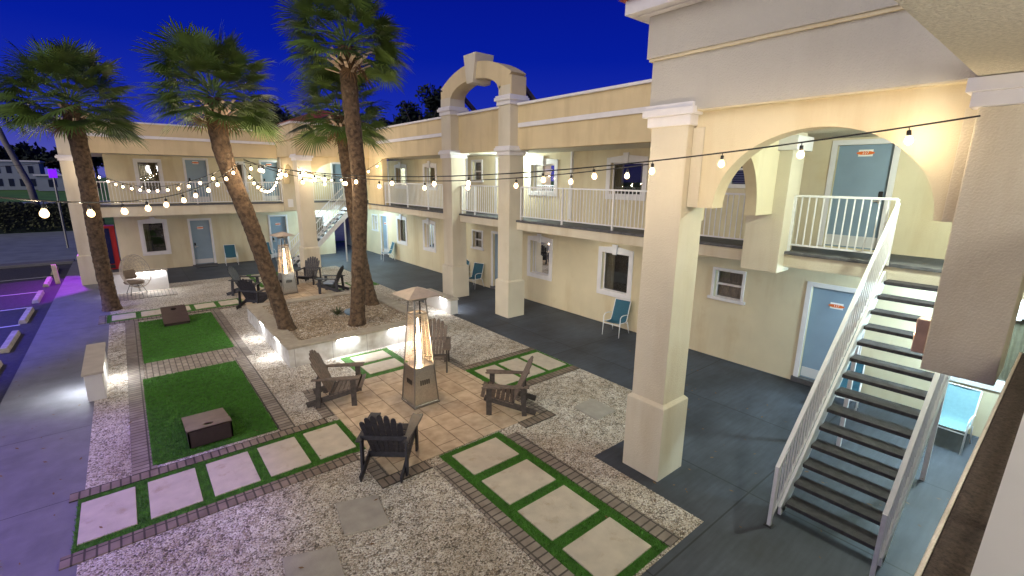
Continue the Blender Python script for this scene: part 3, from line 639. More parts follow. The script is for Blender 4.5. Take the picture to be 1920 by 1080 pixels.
q = M(); q.box(5.50, 9.69, -2, 4.40, 6.62, 6.80); q.box(5.62, 9.69, -2, 4.28, 6.60, 6.62); q.build('cornice', trim, None, bevel=.01)
q = M(); q.v = [(5.42, -3, 6.80), (9.9, -3, 6.80), (9.9, 4.46, 6.80), (5.42, 4.46, 6.80), (7.6, 2.2, 7.6), (7.6, -3, 7.6)]; q.f = [(3, 2, 4), (0, 3, 4, 5), (2, 1, 5, 4), (3, 2, 1, 0)]; q.mi = [0]*4; q.build('roof', tile_red, None)
q = M(); arch_poly(TX(5.93), .76, 3.46, 4.15, 5.378, 2.035, 1.10, .93, 0, -.27, q); arch_poly(TY(3.80), 6.36, 9.46, 3.9, 5.378, 7.86, .90, 1.15, 0, -.2, q)
q.build('arch_wall', stucco, None)
q = M(); q.box(5.905, 5.929, 3.33, 3.485, 4.15, 5.17); q.build('arch_corbel', stucco_g, None, bevel=.006)
q = M(); q.box(5.905, 5.929, .78, .87, 4.15, 5.15); q.build('arch_corbel', stucco_g, None, bevel=.006)
q = M(); q.box(9.42, 9.98, 3.57, 4.26, 2.80, 5.375); q.build('pilaster', stucco_g, None, bevel=.01)
q = M(); q.box(9.33, 10.05, 3.48, 4.35, 5.05, 5.3); q.build('capital', trim, None, bevel=.01)
q = M(); q.box(6.05, 9.95, .78, 3.9, 5.372, 5.376); q.build('bay_ceiling', ceilm, None)
q = M(); q.box(-4, 5.775, -3, .80, 5.372, 5.6); q.box(5.775, 9.7, -3, .78, 5.37, 5.376); q.build('ceiling', ceilm, None)
q = M(); q.box(5.75, 6.42, .26, .77, 2.75, 5.36); q.build('pillar', stucco_g, None, bevel=.012, label='rough stucco pillar at the right edge with a copper wall lamp')
q = M(); q.box(5.68, 6.5, .19, .82, 5.13, 5.25); q.box(5.64, 6.54, .15, .86, 5.25, 5.365); q.build('pillar_capital', trim, None, bevel=.008)
q = M(); q.box(-5, 5.60, -2.2, .145, 2.95, 3.15); q.box(5.6, 11.49, -2.2, -.1, 2.95, 3.15); q.build('balcony_floor', rust_edge, None, bevel=.015)
q = M(); q.box(-5, 5.60, .146, .162, 2.9, 3.142); q.build('fascia', stucco_g, None, bevel=.004)
q = M(); q.box(-5, 11.3, -2.4, -2.2, 0, 5.37); q.build('wall', stucco, None)
q = M()
for k in range(26): q.box(6.2+.045*k, 6.23+.045*k, -.35, -.3, 3.15, 5.2)
q.build('shutter', blackp, None)
railing((-3, -.024), (5.5, -.024), 3.15, None, h=1.115, rail_w=.06, label='near balcony handrail at the right edge of the photo')
q = M(); q.box(5.98, 6.08, .77, .79, 2.86, 3.20); sc = q.build('wall_lamp', copper, None)
q = M(); q.box(5.96, 6.10, .79, .90, 2.84, 3.19); q.build('lamp_shade', copper, sc, bevel=.015)
adopt(nw, before)
lamp('balcony_fill_light', 'POINT', (2.6, -1.3, 5.05), 100, (.98, .95, .90), .5)  # added fill without a fixture, brightens the near ceiling, pillar and rail
lamp('wall_lamp_light', 'POINT', (6.03, .97, 3.03), 2.5, (1, .7, .45), .04)
# ---------------- staircases
def stairs(label, x0, y0, y1, run=.2254, rise=.21, n=14, posts=()):
    st = thing('staircase', label, 'staircase', (x0, (y0+y1)/2, 0)); before = set(C.objects)
    for k in range(1, n+1):
        x = x0+(k-1)*run; z = k*rise; q = M(); q.box(x, x+.27, y0+.045, y1-.045, z-.055, z); q.build('tread', treadm, None, bevel=.006)
    sl = rise/run; X1 = x0+n*run+.0
    for y in (y0, y1):
        q = M(); a_ = Vector((x0+.02, y, .06)); b_ = Vector((X1, y, .06+(X1-x0)*sl)); q.plank(a_, b_, .04, .23, (0, 0, 1))
        q.box(x0-.02, x0+.14, y-.02, y+.02, .004, .12); q.build('stringer', wmetal, None, bevel=.004)
        q = M(); xa = x0-.34; h = .89; ta = Vector((xa, y, h-.02)); tb = Vector((X1-.02, y, 4.17))
        q.plank(ta, tb, .05, .045); q.plank(ta-Vector((0, 0, .79)), tb-Vector((0, 0, .79)), .03, .03)
        q.plank((xa, y, .004), (xa, y, h), .045, .045, (0, 1, 0)); q.plank((X1-.02, y, tb.z-1.0), (X1-.02, y, tb.z), .04, .04, (0, 1, 0))
        nn = int((X1-xa)/.10)
        for k in range(1, nn):
            t = k/nn; c = ta.lerp(tb, t); q.plank((c.x, c.y, c.z-.79), (c.x, c.y, c.z), .02, .02, (0, 1, 0))
        q.build('handrail', wmetal, None)
        q = M(); q.box(x0-.39, x0-.29, y-.05, y+.05, .003, .012); q.build('base_plate', blackp, None)
    for (px, py) in posts:
        q = M(); q.box(px-.03, px+.03, py-.03, py+.03, .003, min(2.8, (px-x0)*sl-.1)); q.build('post', wmetal, None)
    adopt(st, before); return st
stairs('white metal staircase with dark open treads, in the right foreground', 6.47, .835, 1.97, posts=((9.05, .90), (9.12, 2.05)))
stairs('distant white staircase with dark treads under the far stair bay', 6.5, 25.1, 26.1, posts=((9.0, 25.1),))
# ceiling lamps (real fixtures under the balcony and eaves)
for (x, y, z, pw, col) in ((10.4, .6, 2.92, 190, (.62, .88, 1)), (10.1, 25.0, 2.92, 60, (.62, .88, 1)), (8.9, 27.3, 2.92, 90, (.55, .84, 1)), (10.9, 13.6, 5.36, 90, (.86, 1, .90)), (8.5, 1.0, 5.365, 170, (.88, 1, .84)), (8.2, 27.5, 5.36, 90, (.82, 1, .93)), (10.7, 17.6, 2.92, 5, (.9, .98, .85)), (10.6, 9.2, 2.92, 3, (1, .93, .8))):
    r = thing('ceiling_lamp', 'round flush ceiling lamp above the walkway at x %d' % x, 'lamp', (x, y, z), 0, 'ceiling lamps over the walkways')
    r['label'] = 'round white ceiling lamp fixed over the ' + ('upper' if z > 4 else 'lower') + ' walkway ' + ('by the near stairs' if y < 3 else 'over the passage behind the far stairs' if y > 27 and z < 4 else 'under the far stair bay' if y > 24 else 'behind the roof arch columns' if y > 12 else 'between the near window and column')
    q = M(); q.lathe((0, 0, 0), [(.001, -.002), (.15, -.002), (.15, -.05), (.135, -.06)], 20); q.build('lamp_base', wmetal, r, smooth=True)
    q = M(); q.lathe((0, 0, 0), [(.135, -.055), (.11, -.085), (.05, -.1), (.001, -.102)], 20); q.build('diffuser', lampw, r, smooth=True)
    lamp('ceiling_lamp_light', 'POINT', (0, 0, -.2), pw, col, .1, par=r)
# ============================================================ COURTYARD THINGS
def led(par, x0, x1, y0, y1, z, pw, d=(0, 0)):
    q = M(); q.box(x0, x1, y0, y1, z-.012, z); q.build('led_strip', ledm, par)
    cx, cy = (x0+x1)/2, (y0+y1)/2; v = Vector((d[0]*.35, d[1]*.35, -1))
    lamp('led_light', 'AREA', (cx+d[0]*.015, cy+d[1]*.015, z-.02), pw, (.9, .95, 1), max(x1-x0, .02), v.to_track_quat('-Z', 'Y').to_euler(), max(y1-y0, .02), par)
pl = thing('planter', 'low square white-block planter with stone coping holding the leaning palms', 'planter', (0, 0, 0))
x0, x1, y0, y1, H = 2.57, 6.50, 11.50, 16.30, .47
q = M(); t = .22
q.box(x0, x1, y0, y0+t, -.05, H); q.box(x0, x1, y1-t, y1, -.05, H); q.box(x0, x0+t, y0+t, y1-t, -.05, H); q.box(x1-t, x1, y0+t, y1-t, -.05, H); q.build('wall', brick_p, pl)
q = M(); c = .42; o_ = .035
def cap(xa, xb, ya, yb, n, ax):
    for k in range(n):
        if ax == 'x': q.box(xa+(xb-xa)*k/n+.003, xa+(xb-xa)*(k+1)/n-.003, ya, yb, H, H+.055)
        else: q.box(xa, xb, ya+(yb-ya)*k/n+.003, ya+(yb-ya)*(k+1)/n-.003, H, H+.055)
cap(x0-o_, x1+o_, y0-o_, y0+c-.06, 7, 'x'); cap(x0-o_, x1+o_, y1-c+.06, y1+o_, 7, 'x'); cap(x0-o_, x0+c-.06, y0+c-.06, y1-c+.06, 6, 'y'); cap(x1-c+.06, x1+o_, y0+c-.06, y1-c+.06, 6, 'y')
q.build('coping', stonem, pl, bevel=.006)
q = M(); q.box(x0+.2, x1-.2, y0+.2, y1-.2, .3, .475); stuff(q.build('planter_gravel', gravelp, pl))
led(pl, 3.75, 4.2, y0-.03, y0-.008, H-.004, 3.8, (0, -1)); led(pl, 5.15, 5.6, y0-.03, y0-.008, H-.004, 3.8, (0, -1))
led(pl, x0-.03, x0-.008, 12.3, 12.7, H-.004, 4.5, (-1, 0)); led(pl, x0-.03, x0-.008, 14.0, 14.4, H-.004, 4.5, (-1, 0))
pebbles('planter_pebbles', [(2.95, 6.1, 11.9, 15.9)], 9000, pebm, .475, .008, .02)
def bench(label, x0, x1, y0, y1, h, leds, cap_o=.03):
    r = thing('stone_bench', label, 'bench', (0, 0, 0)); q = M(); q.box(x0+cap_o, x1-cap_o, y0+cap_o, y1-cap_o, -.02, h-.05); q.build('base', whitestone, r, bevel=.006)
    q = M(); q.box(x0, x1, y0, y1, h-.05, h); q.build('top', mat('bench_top', (.50, .45, .38), .8, var=.08, scale=4, bump=.2), r, bevel=.006)
    for l_ in leds: led(r, *l_)
    return r
bench('stone topped bench wall standing between the walkway and the gravel at left', -1.12, -.78, 12.1, 14.3, .61, [(-1.115, -1.095, 12.6, 13.0, .556, 11, (-1, 0)), (-.805, -.785, 12.9, 13.3, .556, 9, (1, 0))])
bench('stone topped bench wall beside the walkway, behind the back armchair', 8.02, 8.36, 13.0, 14.9, .53, [(8.025, 8.045, 13.3, 13.7, .476, 5, (-1, 0)), (8.335, 8.355, 13.3, 13.8, .476, 4, (1, 0))])
bench('white bench wall behind the wicker egg chair', -.75, 1.02, 23.12, 23.5, .80, [(-.3, .9, 23.125, 23.145, .746, 7, (0, -1))])
# little plant with a lamp in the planter
r = thing('garden_plant', 'small dark green plant beside a blue stone in the planter gravel', 'plant', (4.52, 13.75, .475))
random.seed(11); q = M()
for k in range(60):
    t = random.uniform(0, 6.28); l_ = random.uniform(.12, .32); e_ = random.uniform(.3, 1.3); d = Vector((cos(t)*cos(e_), sin(t)*cos(e_), sin(e_))); s_ = Vector((-sin(t), cos(t), 0))*.018
    a_ = Vector((cos(t)*.03, sin(t)*.03, 0)); m1 = a_+d*l_*.6; e2 = a_+d*l_+Vector((0, 0, -.04)); q.quad(a_-s_*.4, a_+s_*.4, m1+s_, m1-s_); q.quad(m1-s_, m1+s_, e2)
q.build('leaves', hedgem, r); q = M(); q.tube([(0, 0, 0), (0, 0, .1)], .02); q.build('stem', woodm, r)
bm_ = bmesh.new(); bmesh.ops.create_icosphere(bm_, subdivisions=3, radius=.2)
for v in bm_.verts: v.co *= 1+.25*noise.noise(v.co*4+Vector((3, 1, 2))); v.co.z *= .55
me = bpy.data.meshes.new('blue_stone'); bm_.to_mesh(me); bm_.free(); me.materials.append(mat('blue_stone', (.17, .24, .32), .8, var=.2, scale=8)); o = bpy.data.objects.new('decorative_stone', me); C.objects.link(o); o.location = (4.86, 13.5, .55); tag(o, 'rounded blue grey stone lying beside the small plant', 'stone')
# ---------------- patio heaters
guardm = mat('dull_wire', (.42, .33, .24), .6, .3)
def heater():
    r = thing('patio_heater', 'tall steel pyramid patio heater glowing in the middle of the near fire patio', 'patio heater')
    hb, ht, zp, zt = .27, .12, .80, 2.18
    def hw(z): return hb+(ht-hb)*(z-.04)/(zt-.04)
    q = M(); q.box(-hb-.02, hb+.02, -hb-.02, hb+.02, 0, .05); q.build('base', steel_d, r, bevel=.008)
    q = M(); a_, b_ = hw(.05)-.005, hw(zp)-.005
    for (i, j), (k, l_) in (((-1, -1), (1, -1)), ((1, -1), (1, 1)), ((1, 1), (-1, 1)), ((-1, 1), (-1, -1))): q.quad((a_*i, a_*j, .05), (a_*k, a_*l_, .05), (b_*k, b_*l_, zp), (b_*i, b_*j, zp))
    q.build('lower_panel', chrome, r)
    q = M()
    for k in range(5):
        x = -.10+.045*k; y = -hw(.52)-.001; q.obox((x, y, .50), Vector((1, 0, 0)), Vector((0, 1, .19)).normalized(), Vector((0, 0, 1)), .012, .004, .05)
        q.obox((-hw(.52)-.001, x, .50), Vector((0, 1, 0)), Vector((1, 0, 0)), Vector((0, 0, 1)), .012, .004, .05)
    q.build('vent', blackp, r)
    q = M(); q.box(-b_, b_, -b_, b_, zp, zp+.02); q.build('burner_plate', chrome, r)
    for i, j in ((-1, -1), (1, -1), (1, 1), (-1, 1)):
        q = M(); q.tube([(i*hw(.04), j*hw(.04), .04), (i*ht, j*ht, zt)], .014, 6); q.build('post', steel_d, r)
    # wire guards
    for a0 in range(4):
        q = M(); R_ = Matrix.Rotation(a0*pi/2, 3, 'Z'); z = zp+.06
        while z < 1.86:
            w = hw(z)-.005; q.tube([R_ @ Vector((-w, -w, z)), R_ @ Vector((w, -w, z))], .0028, 4, False); z += .035
        for f_ in (-.5, 0, .5): q.tube([R_ @ Vector((f_*hw(zp)*2, -hw(zp)+.004, zp)), R_ @ Vector((f_*hw(1.86)*2, -hw(1.86)+.004, 1.86))], .0035, 4, False)
        w = hw(1.88); q.plank(R_ @ Vector((-w, -w, 1.88)), R_ @ Vector((w, -w, 1.88)), .012, .03)
        q.build('wire_guard', guardm, r)
    q = M(); q.lathe((0, 0, 0), [(.065, zp+.02), (.065, 2.12)], 20); q.build('glass_tube', clearg, r, smooth=True)
    q = M(); q.tube([(0, 0, zp+.04), (0.004, 0, 1.1), (-.003, .003, 1.4), (0, 0, 1.75)], [.034, .042, .034, .012], 8); q.build('flame', flame, r, smooth=True)
    q = M(); q.box(-ht-.02, ht+.02, -ht-.02, ht+.02, zt-.02, zt+.02); q.build('top_frame', steel_d, r)
    q = M(); q.v = [(-.36, -.36, 2.27), (.36, -.36, 2.27), (.36, .36, 2.27), (-.36, .36, 2.27), (-.05, -.05, 2.40), (.05, -.05, 2.40), (.05, .05, 2.40), (-.05, .05, 2.40), (-.35, -.35, 2.255), (.35, -.35, 2.255), (.35, .35, 2.255), (-.35, .35, 2.255)]
    q.f = [(0, 1, 5, 4), (1, 2, 6, 5), (2, 3, 7, 6), (3, 0, 4, 7), (4, 5, 6, 7), (0, 1, 9, 8), (1, 2, 10, 9), (2, 3, 11, 10), (3, 0, 8, 11), (8, 9, 10, 11)]; q.mi = [0]*10; q.build('reflector', mat('satin_metal', (.62, .54, .46), .5, .6, var=.1), r)
    q = M(); q.tube([(0, 0, zt), (0, 0, 2.30)], .03, 8); q.build('collar', steel_d, r)
    lamp('heater_light', 'POINT', (0, 0, 1.25), 60, (1, .72, .46), .05, par=r)
    return r
# ---------------- adirondack chair, faces +Y
def adir(mb, ms):
    r = thing('adirondack_chair', '', 'armchair')
    for sx in (-1, 1):
        q = M(); q.plank((sx*.29, .40, .33), (sx*.29, -.55, .055), .03, .11); q.build('side_rail', mb, r, bevel=.006)
        q = M(); q.box(sx*.325-.018, sx*.325+.018, .26, .36, 0, .55); q.build('front_leg', mb, r, bevel=.006)
        q = M(); q.plank((sx*.325, -.34, .0), (sx*.325, -.30, .55), .035, .09, (0, 1, 0)); q.build('rear_leg', mb, r, bevel=.006)
        q = M(); n = 14; top = []; 
        prof = [(.42, .05), (.44, .07), (.40, .085), (.25, .085), (.05, .07), (-.2, .05), (-.42, .042)]
        L_ = [(sx*(.335)-w if True else 0, y) for y, w in prof]; Rr = [(sx*.335+w, y) for y, w in prof][::-1]
        q.prism(L_+Rr, lambda u, v, w: (u, v, w), .555, .58); q.build('arm', ms, r, bevel=.006)
    for k in range(7):
        t = k/6; y = .42-.52*t; z = .385-.16*t; q = M()
        if k == 0: y = .435; z = .355
        q.obox((0, y, z), Vector((1, 0, 0)), Vector((0, 1, .29)).normalized(), Vector((0, -.29, 1)).normalized(), .31, .036, .011); q.build('seat_slat', ms, r, bevel=.004)
    hts = [.74, .83, .88, .90, .88, .83, .74]
    bk = Vector((0, -.40, .92)).normalized()
    for k in range(7):
        f_ = (k-3)/3; p0 = Vector((f_*.20, -.12, .20)); d = (bk+Vector((f_*.10, 0, 0))).normalized(); h = hts[k]; w0, w1 = .028, .041
        sx_ = Vector((1, 0, 0)); nn = d.cross(sx_).normalized(); q = M(); pts = []
        for (v, w) in ((0, w0), (h*.9, w1), (h*.97, w1*.8), (h, w1*.35)): pts.append((v, w))
        poly = [(-w, v) for v, w in pts]+[(w, v) for v, w in pts[::-1]]
        q.prism(poly, lambda u, v, w, p0=p0, d=d, nn=nn: tuple(p0+d*v+sx_*u+nn*w), -.010, .010); q.build('back_slat', ms, r, bevel=.003)
    q = M(); p_ = Vector((0, -.12, .20))+bk*.42; q.obox(p_+Vector((0, -.025, -.01)), Vector((1, 0, 0)), Vector((0, 1, 0)), Vector((0, 0, 1)), .34, .015, .035); q.build('cross_rail', mb, r, bevel=.004); q = M(); q.obox((0, -.13, .21), Vector((1, 0, 0)), Vector((0, 1, 0)), Vector((0, 0, 1)), .285, .02, .05); q.build('cross_rail', mb, r, bevel=.004)
    return r
def rot_to(src, dst): return atan2(-(dst[0]-src[0]), dst[1]-src[1])   # local +Y towards dst
h1 = heater(); h1.location = (4.19, 8.03, .022); h1.rotation_euler.z = 0
ch_d = adir(woodm, woodg)
ch2 = adir(mat('navy_wood', (.022, .022, .033), .6, var=.4, scale=14), mat('navy_wood_slat', (.026, .025, .035), .55, var=.4, scale=14))
# ---------------- sling chair, faces +Y
def sling(ms):
    r = thing('sling_chair', '', 'chair')
    for sx in (-1, 1):
        x = sx*.27
        q = M(); q.tube([(x, .30, 0), (x, .27, .40), (x, .26, .58), (x, .20, .63), (x, .05, .635), (x*.98, -.18, .60)], .013, 8); q.build('front_leg', wmetal, r, smooth=True)
        q = M(); q.tube([(x, -.34, 0), (x*.98, -.27, .20), (x*.97, -.20, .38)], .013, 8); q.build('rear_leg', wmetal, r, smooth=True)
        q = M(); q.tube([(x*.93, .27, .42), (x*.93, -.10, .38), (x*.93, -.17, .41), (x*.93, -.26, .65), (x*.93, -.37, .98)], .012, 8); q.build('side_rail', wmetal, r, smooth=True)
    q = M(); n = 10; P_ = [(.27, .425), (.26, .43), (.12, .395), (-.04, .378), (-.12, .385), (-.16, .415), (-.19, .48), (-.25, .64), (-.31, .81), (-.365, .975)]
    b0 = 0
    for j, (y, z) in enumerate(P_):
        for k in range(9):
            u = -1+k/4; sag = .018*(1-u*u); q.v.append((u*.25, y-(sag if j > 4 else 0), z-(sag if j <= 4 else 0)))
    for j in range(len(P_)-1):
        for k in range(8): i = j*9+k; q.f.append((i, i+1, i+10, i+9)); q.mi.append(0)
    q.build('sling', ms, r, smooth=True)
    for (w_, y_, z_) in ((.27, .26, .36), (.25, -.37, .985), (.26, -.2, .34)):
        q = M(); q.tube([(-w_, y_, z_), (w_, y_, z_)], .012, 6); q.build('cross_bar', wmetal, r)
    return r
sc0 = sling(teal)
# ---------------- cornhole board
def board(top, label):
    r = thing('cornhole_board', label, 'game board'); W2, LN, zl, zh = .33, 1.2, .085, .34
    def P_(u, v, off=0): t = v/LN; return Vector((u, v-LN/2, zl+(zh-zl)*t+off))
    q = M(); n = 32; hc = LN-.23; hr = .078
    ring = [(hr*cos(2*pi*k/n), hc+hr*sin(2*pi*k/n)) for k in range(n)]
    def edge(k):
        a_ = 2*pi*k/n; c_, s_ = cos(a_), sin(a_); t = min(W2/abs(c_) if abs(c_) > 1e-6 else 9, .2/abs(s_) if abs(s_) > 1e-6 else 9); return (c_*t, hc+s_*t)
    for off in (0, -.02):
        for k in range(n):
            a_, b_, c_, d_ = ring[k], ring[(k+1) % n], edge((k+1) % n), edge(k)
            q.quad(P_(*a_, off), P_(*b_, off), P_(*c_, off), P_(*d_, off))
        for ua, ub, va, vb in ((-W2, W2, 0, hc-.2), (-W2, W2, hc+.2, LN)): q.quad(P_(ua, va, off), P_(ub, va, off), P_(ub, vb, off), P_(ua, vb, off))
    for k in range(n): q.quad(P_(*ring[k]), P_(*ring[(k+1) % n]), P_(*ring[(k+1) % n], -.02), P_(*ring[k], -.02))
    q.build('deck', top, r)
    q = M()
    for sx in (-1, 1): q.prism([(-LN/2, 0.0), (LN/2, .03), (LN/2, zh-.02), (-LN/2, zl-.02)], lambda u, v, w: (w, u, v), sx*W2-.01*sx, sx*W2-.035*sx)
    q.box(-W2+.01, W2-.01, LN/2-.03, LN/2,   .03, zh-.022); q.box(-W2+.01, W2-.01, -LN/2, -LN/2+.03, 0, zl-.022); q.build('frame', cornm, r)
    for sx in (-1, 1): q = M(); q.plank((sx*(W2-.06), LN/2-.08, 0), (sx*(W2-.06), LN/2-.06, zh-.04), .03, .06, (0, 1, 0)); q.build('leg', cornm, r)
    return r
b1 = board(mat('brown_deck', (.15, .10, .075), .45, var=.2, scale=5, stain=((.20, .15, .12), 3, .5)), 'brown cornhole board tilted up towards the viewer on the near turf')
b1.location = (.62, 9.34, .045); b1.rotation_euler.z = pi
b2 = board(mat('dark_brown_deck', (.055, .03, .026), .5, var=.2, scale=5), 'dark cornhole board with its raised end at the back of the far turf')
b2.location = (.78, 17.6, .045); b2.rotation_euler.z = 0
# ---------------- egg chair
r = thing('egg_chair', 'round wicker egg chair on thin legs, lit from behind by the white bench wall', 'chair', (-.02, 22.62, .02), radians(-152))
random.seed(4); A1, B1 = .50, .62
def egg(th, ph, s_=1):   # th around the axis (opening towards +Y), ph up
    z = .92+B1*sin(ph); rr = A1*cos(ph)*(1-.16*sin(ph)); return Vector((rr*sin(th)*s_, -rr*cos(th)*s_*1.0, z))
rim = []
for k in range(49):
    t = 2*pi*k/48; ph = sin(t)*1.42; th = 1.25*cos(t)/max(.25, cos(ph*.7))*.9
    p = Vector((.47*cos(t)*(1-.13*sin(t)), .12-.10*sin(t), .92+.62*sin(t))); rim.append(p)
q = M(); q.tube(rim, .017, 8, False); q.build('rim', wickm, r, smooth=True)
q = M()
def sh(t, d):   # shell: scale rim loop towards the back
    p = rim[int(round(t)) % 48]; c_ = Vector((0, .02, .92)); k_ = cos(d*pi/2); return Vector((p.x*k_, p.y-.60*sin(d*pi/2)+.0, .92+(p.z-.92)*k_))
for k in range(0, 48, 2): q.tube([sh(k, d/10) for d in range(0, 11)], .0055, 4, False)
for d in (.12, .24, .36, .48, .6, .72, .84): q.tube([sh(k, d) for k in range(0, 49, 2)], .0055, 4, False)
for _ in range(190):
    k = random.randint(0, 47); d = random.uniform(0, .8); dk = random.choice((-4, -3, 3, 4)); q.tube([sh(k+dk*i/3, d+.07*i) for i in range(4)], .0045, 4, False)
q.build('wicker_shell', wickm, r)
q = M()
for t in (.5, 1.6, 2.7, 3.9, 5.4): q.tube([(.18*cos(t), .18*sin(t)-.1, .36), (.34*cos(t), .34*sin(t)-.1, 0)], .011, 6)
q.tube([(.19*cos(k*pi/8), .19*sin(k*pi/8)-.1, .34) for k in range(17)], .011, 6); q.build('leg_frame', blackp, r)
q = M(); q.lathe((0, -.12, .42), [(.001, .13), (.28, .12), (.34, .07), (.30, .0), (.001, -.02)], 18); q.build('seat_cushion', cushm, r, smooth=True)
q = M(); q.obox((0, -.36, .74), Vector((1, 0, 0)), Vector((0, 1, .3)).normalized(), Vector((0, -.3, 1)).normalized(), .22, .07, .17); q.build('back_cushion', cushm, r, bevel=.06)
# ---------------- vending machine and lamps beyond the left column
r = thing('vending_machine', 'red vending machine behind the left palm trunk at the end of the back wing', 'vending machine', (-1.0, 29.4, 0))
q = M(); q.box(-.5, .5, -.0, .8, .02, 2.1); q.build('cabinet', redm, r, bevel=.02); q = M(); q.box(-.28, .30, -.03, -.002, .3, 2.0); q.build('display_window', mat('dark_display', (.01, .012, .06), .15), r, bevel=.01)
q = M(); q.box(-.42, .3, -.02, -.001, .08, .26); q.build('dispenser_slot', blackp, r)
q = M(); q.lathe((-.62, -1.1, 1.42), [(.001, .045), (.04, .02), (.045, 0), (.04, -.02), (.001, -.045)], 12); o = q.build('signal_lamp', green_e); o.location = (-.98, 29.0, 0); tag(o, 'tiny glowing green lamp beside the left column', 'lamp')
q = M(); q.box(-.08, .08, -.03, .03, 0, .85); o = q.build('bollard', mat('yellow_post', (.55, .50, .30), .7, var=.1), bevel=.02); o.location = (-2.62, 27.4, -.1); o.rotation_euler = (0, radians(-2), 0); tag(o, 'short pale yellow post at the kerb near the left column', 'bollard')
for k, (y, l_) in enumerate(((12.8, 1.7), (15.4, 1.8), (18.3, 1.9), (21.5, 1.9), (24.6, 1.9), (27.9, 1.9), (31.0, 1.8))):
    q = M(); q.prism([(-.10, 0), (.10, 0), (.07, .13), (-.07, .13)], lambda u, v, w: (u, w, v), -l_/2, l_/2); o = q.build('wheel_stop', mat('old_concrete_%d' % k, (.42, .38, .32), .9, var=.25, scale=5, bump=.4), bevel=.012); o.location = (-2.93-.01*k, y, -.1); o.rotation_euler.z = radians(-1+k*.4)
    tag(o, ORD[k] + ' concrete wheel stop counted from the near end of the kerb' if k < 6 else 'farthest concrete wheel stop, beside the yellow post', 'wheel stop', 'wheel stops along the kerb')
random.seed(77); q = M()
for _ in range(260):
    x, y = random.choice(((random.uniform(-2.4, -.9), random.uniform(4, 26)), (random.uniform(8.1, 11.4), random.uniform(-.5, 24)), (random.uniform(5.6, 9.5), random.uniform(-.5, 5)), (random.uniform(-.8, 8), random.uniform(3, 24))))
    if 2.4 < x < 6.6 and 11.3 < y < 16.5: continue
    t = random.uniform(0, 6.28); l_ = random.uniform(.018, .045); w = l_*.4; c_, s_ = cos(t), sin(t); z0 = .036
    q.quad((x-c_*l_, y-s_*l_, z0), (x+s_*w, y-c_*w, z0+.004), (x+c_*l_, y+s_*l_, z0+.008), (x-s_*w, y+c_*w, z0+.002))
stuff(q.build('fallen_leaves', deadm))
# ============================================================ PALMS
def frond(q, qd, base, dirv, L1, R_, n=34, dead=False):
    """fan frond: petiole from base along dirv (drooping), then pleated fan"""
    up = Vector((0, 0, 1)); d = dirv.normalized(); side = d.cross(up)
    if side.length < .05: side = Vector((1, 0, 0))
    side.normalize(); nrm = side.cross(d).normalized()
    pts = [base]; dd = d.copy(); p = base.copy()
    for k in range(4): p = p+dd*(L1/4); dd = (dd+Vector((0, 0, -.09))).normalized(); pts.append(p.copy())
    q.tube(pts, [.018, .015, .012, .010, .008], 4, False)
    side = dd.cross(up); side = side.normalized() if side.length > .05 else Vector((1, 0, 0)); nrm = side.cross(dd).normalized()
    tilt = random.uniform(-.5, .5); side, nrm = side*cos(tilt)+nrm*sin(tilt), nrm*cos(tilt)-side*sin(tilt)
    for k in range(n):
        a_ = (-1+2*k/(n-1))*radians(128); f_ = abs(a_)/radians(128)
        dr = (dd*cos(a_)+side*sin(a_)*.95+nrm*(.10-.25*f_*f_)).normalized(); ln = R_*(1-.30*f_)*random.uniform(.86, 1.1)
        w = ln*.030; sd_ = dr.cross(nrm).normalized(); fold = nrm*w*.6
        st = p-dd*(.12*R_*(1-f_)) ; m1 = st+dr*ln*.45; dn = random.uniform(.04, .22)*ln; m2 = st+dr*ln*.76-up*dn*.35; e_ = st+dr*ln*.96-up*dn+side*random.gauss(0, .02)
        q.quad(st, m1+sd_*w+fold, m1-sd_*w+fold*.2); q.quad(m1-sd_*w+fold*.2, m1+sd_*w+fold, m2+sd_*w*.7, m2-sd_*w*.7); q.quad(m2-sd_*w*.7, m2+sd_*w*.7, e_)
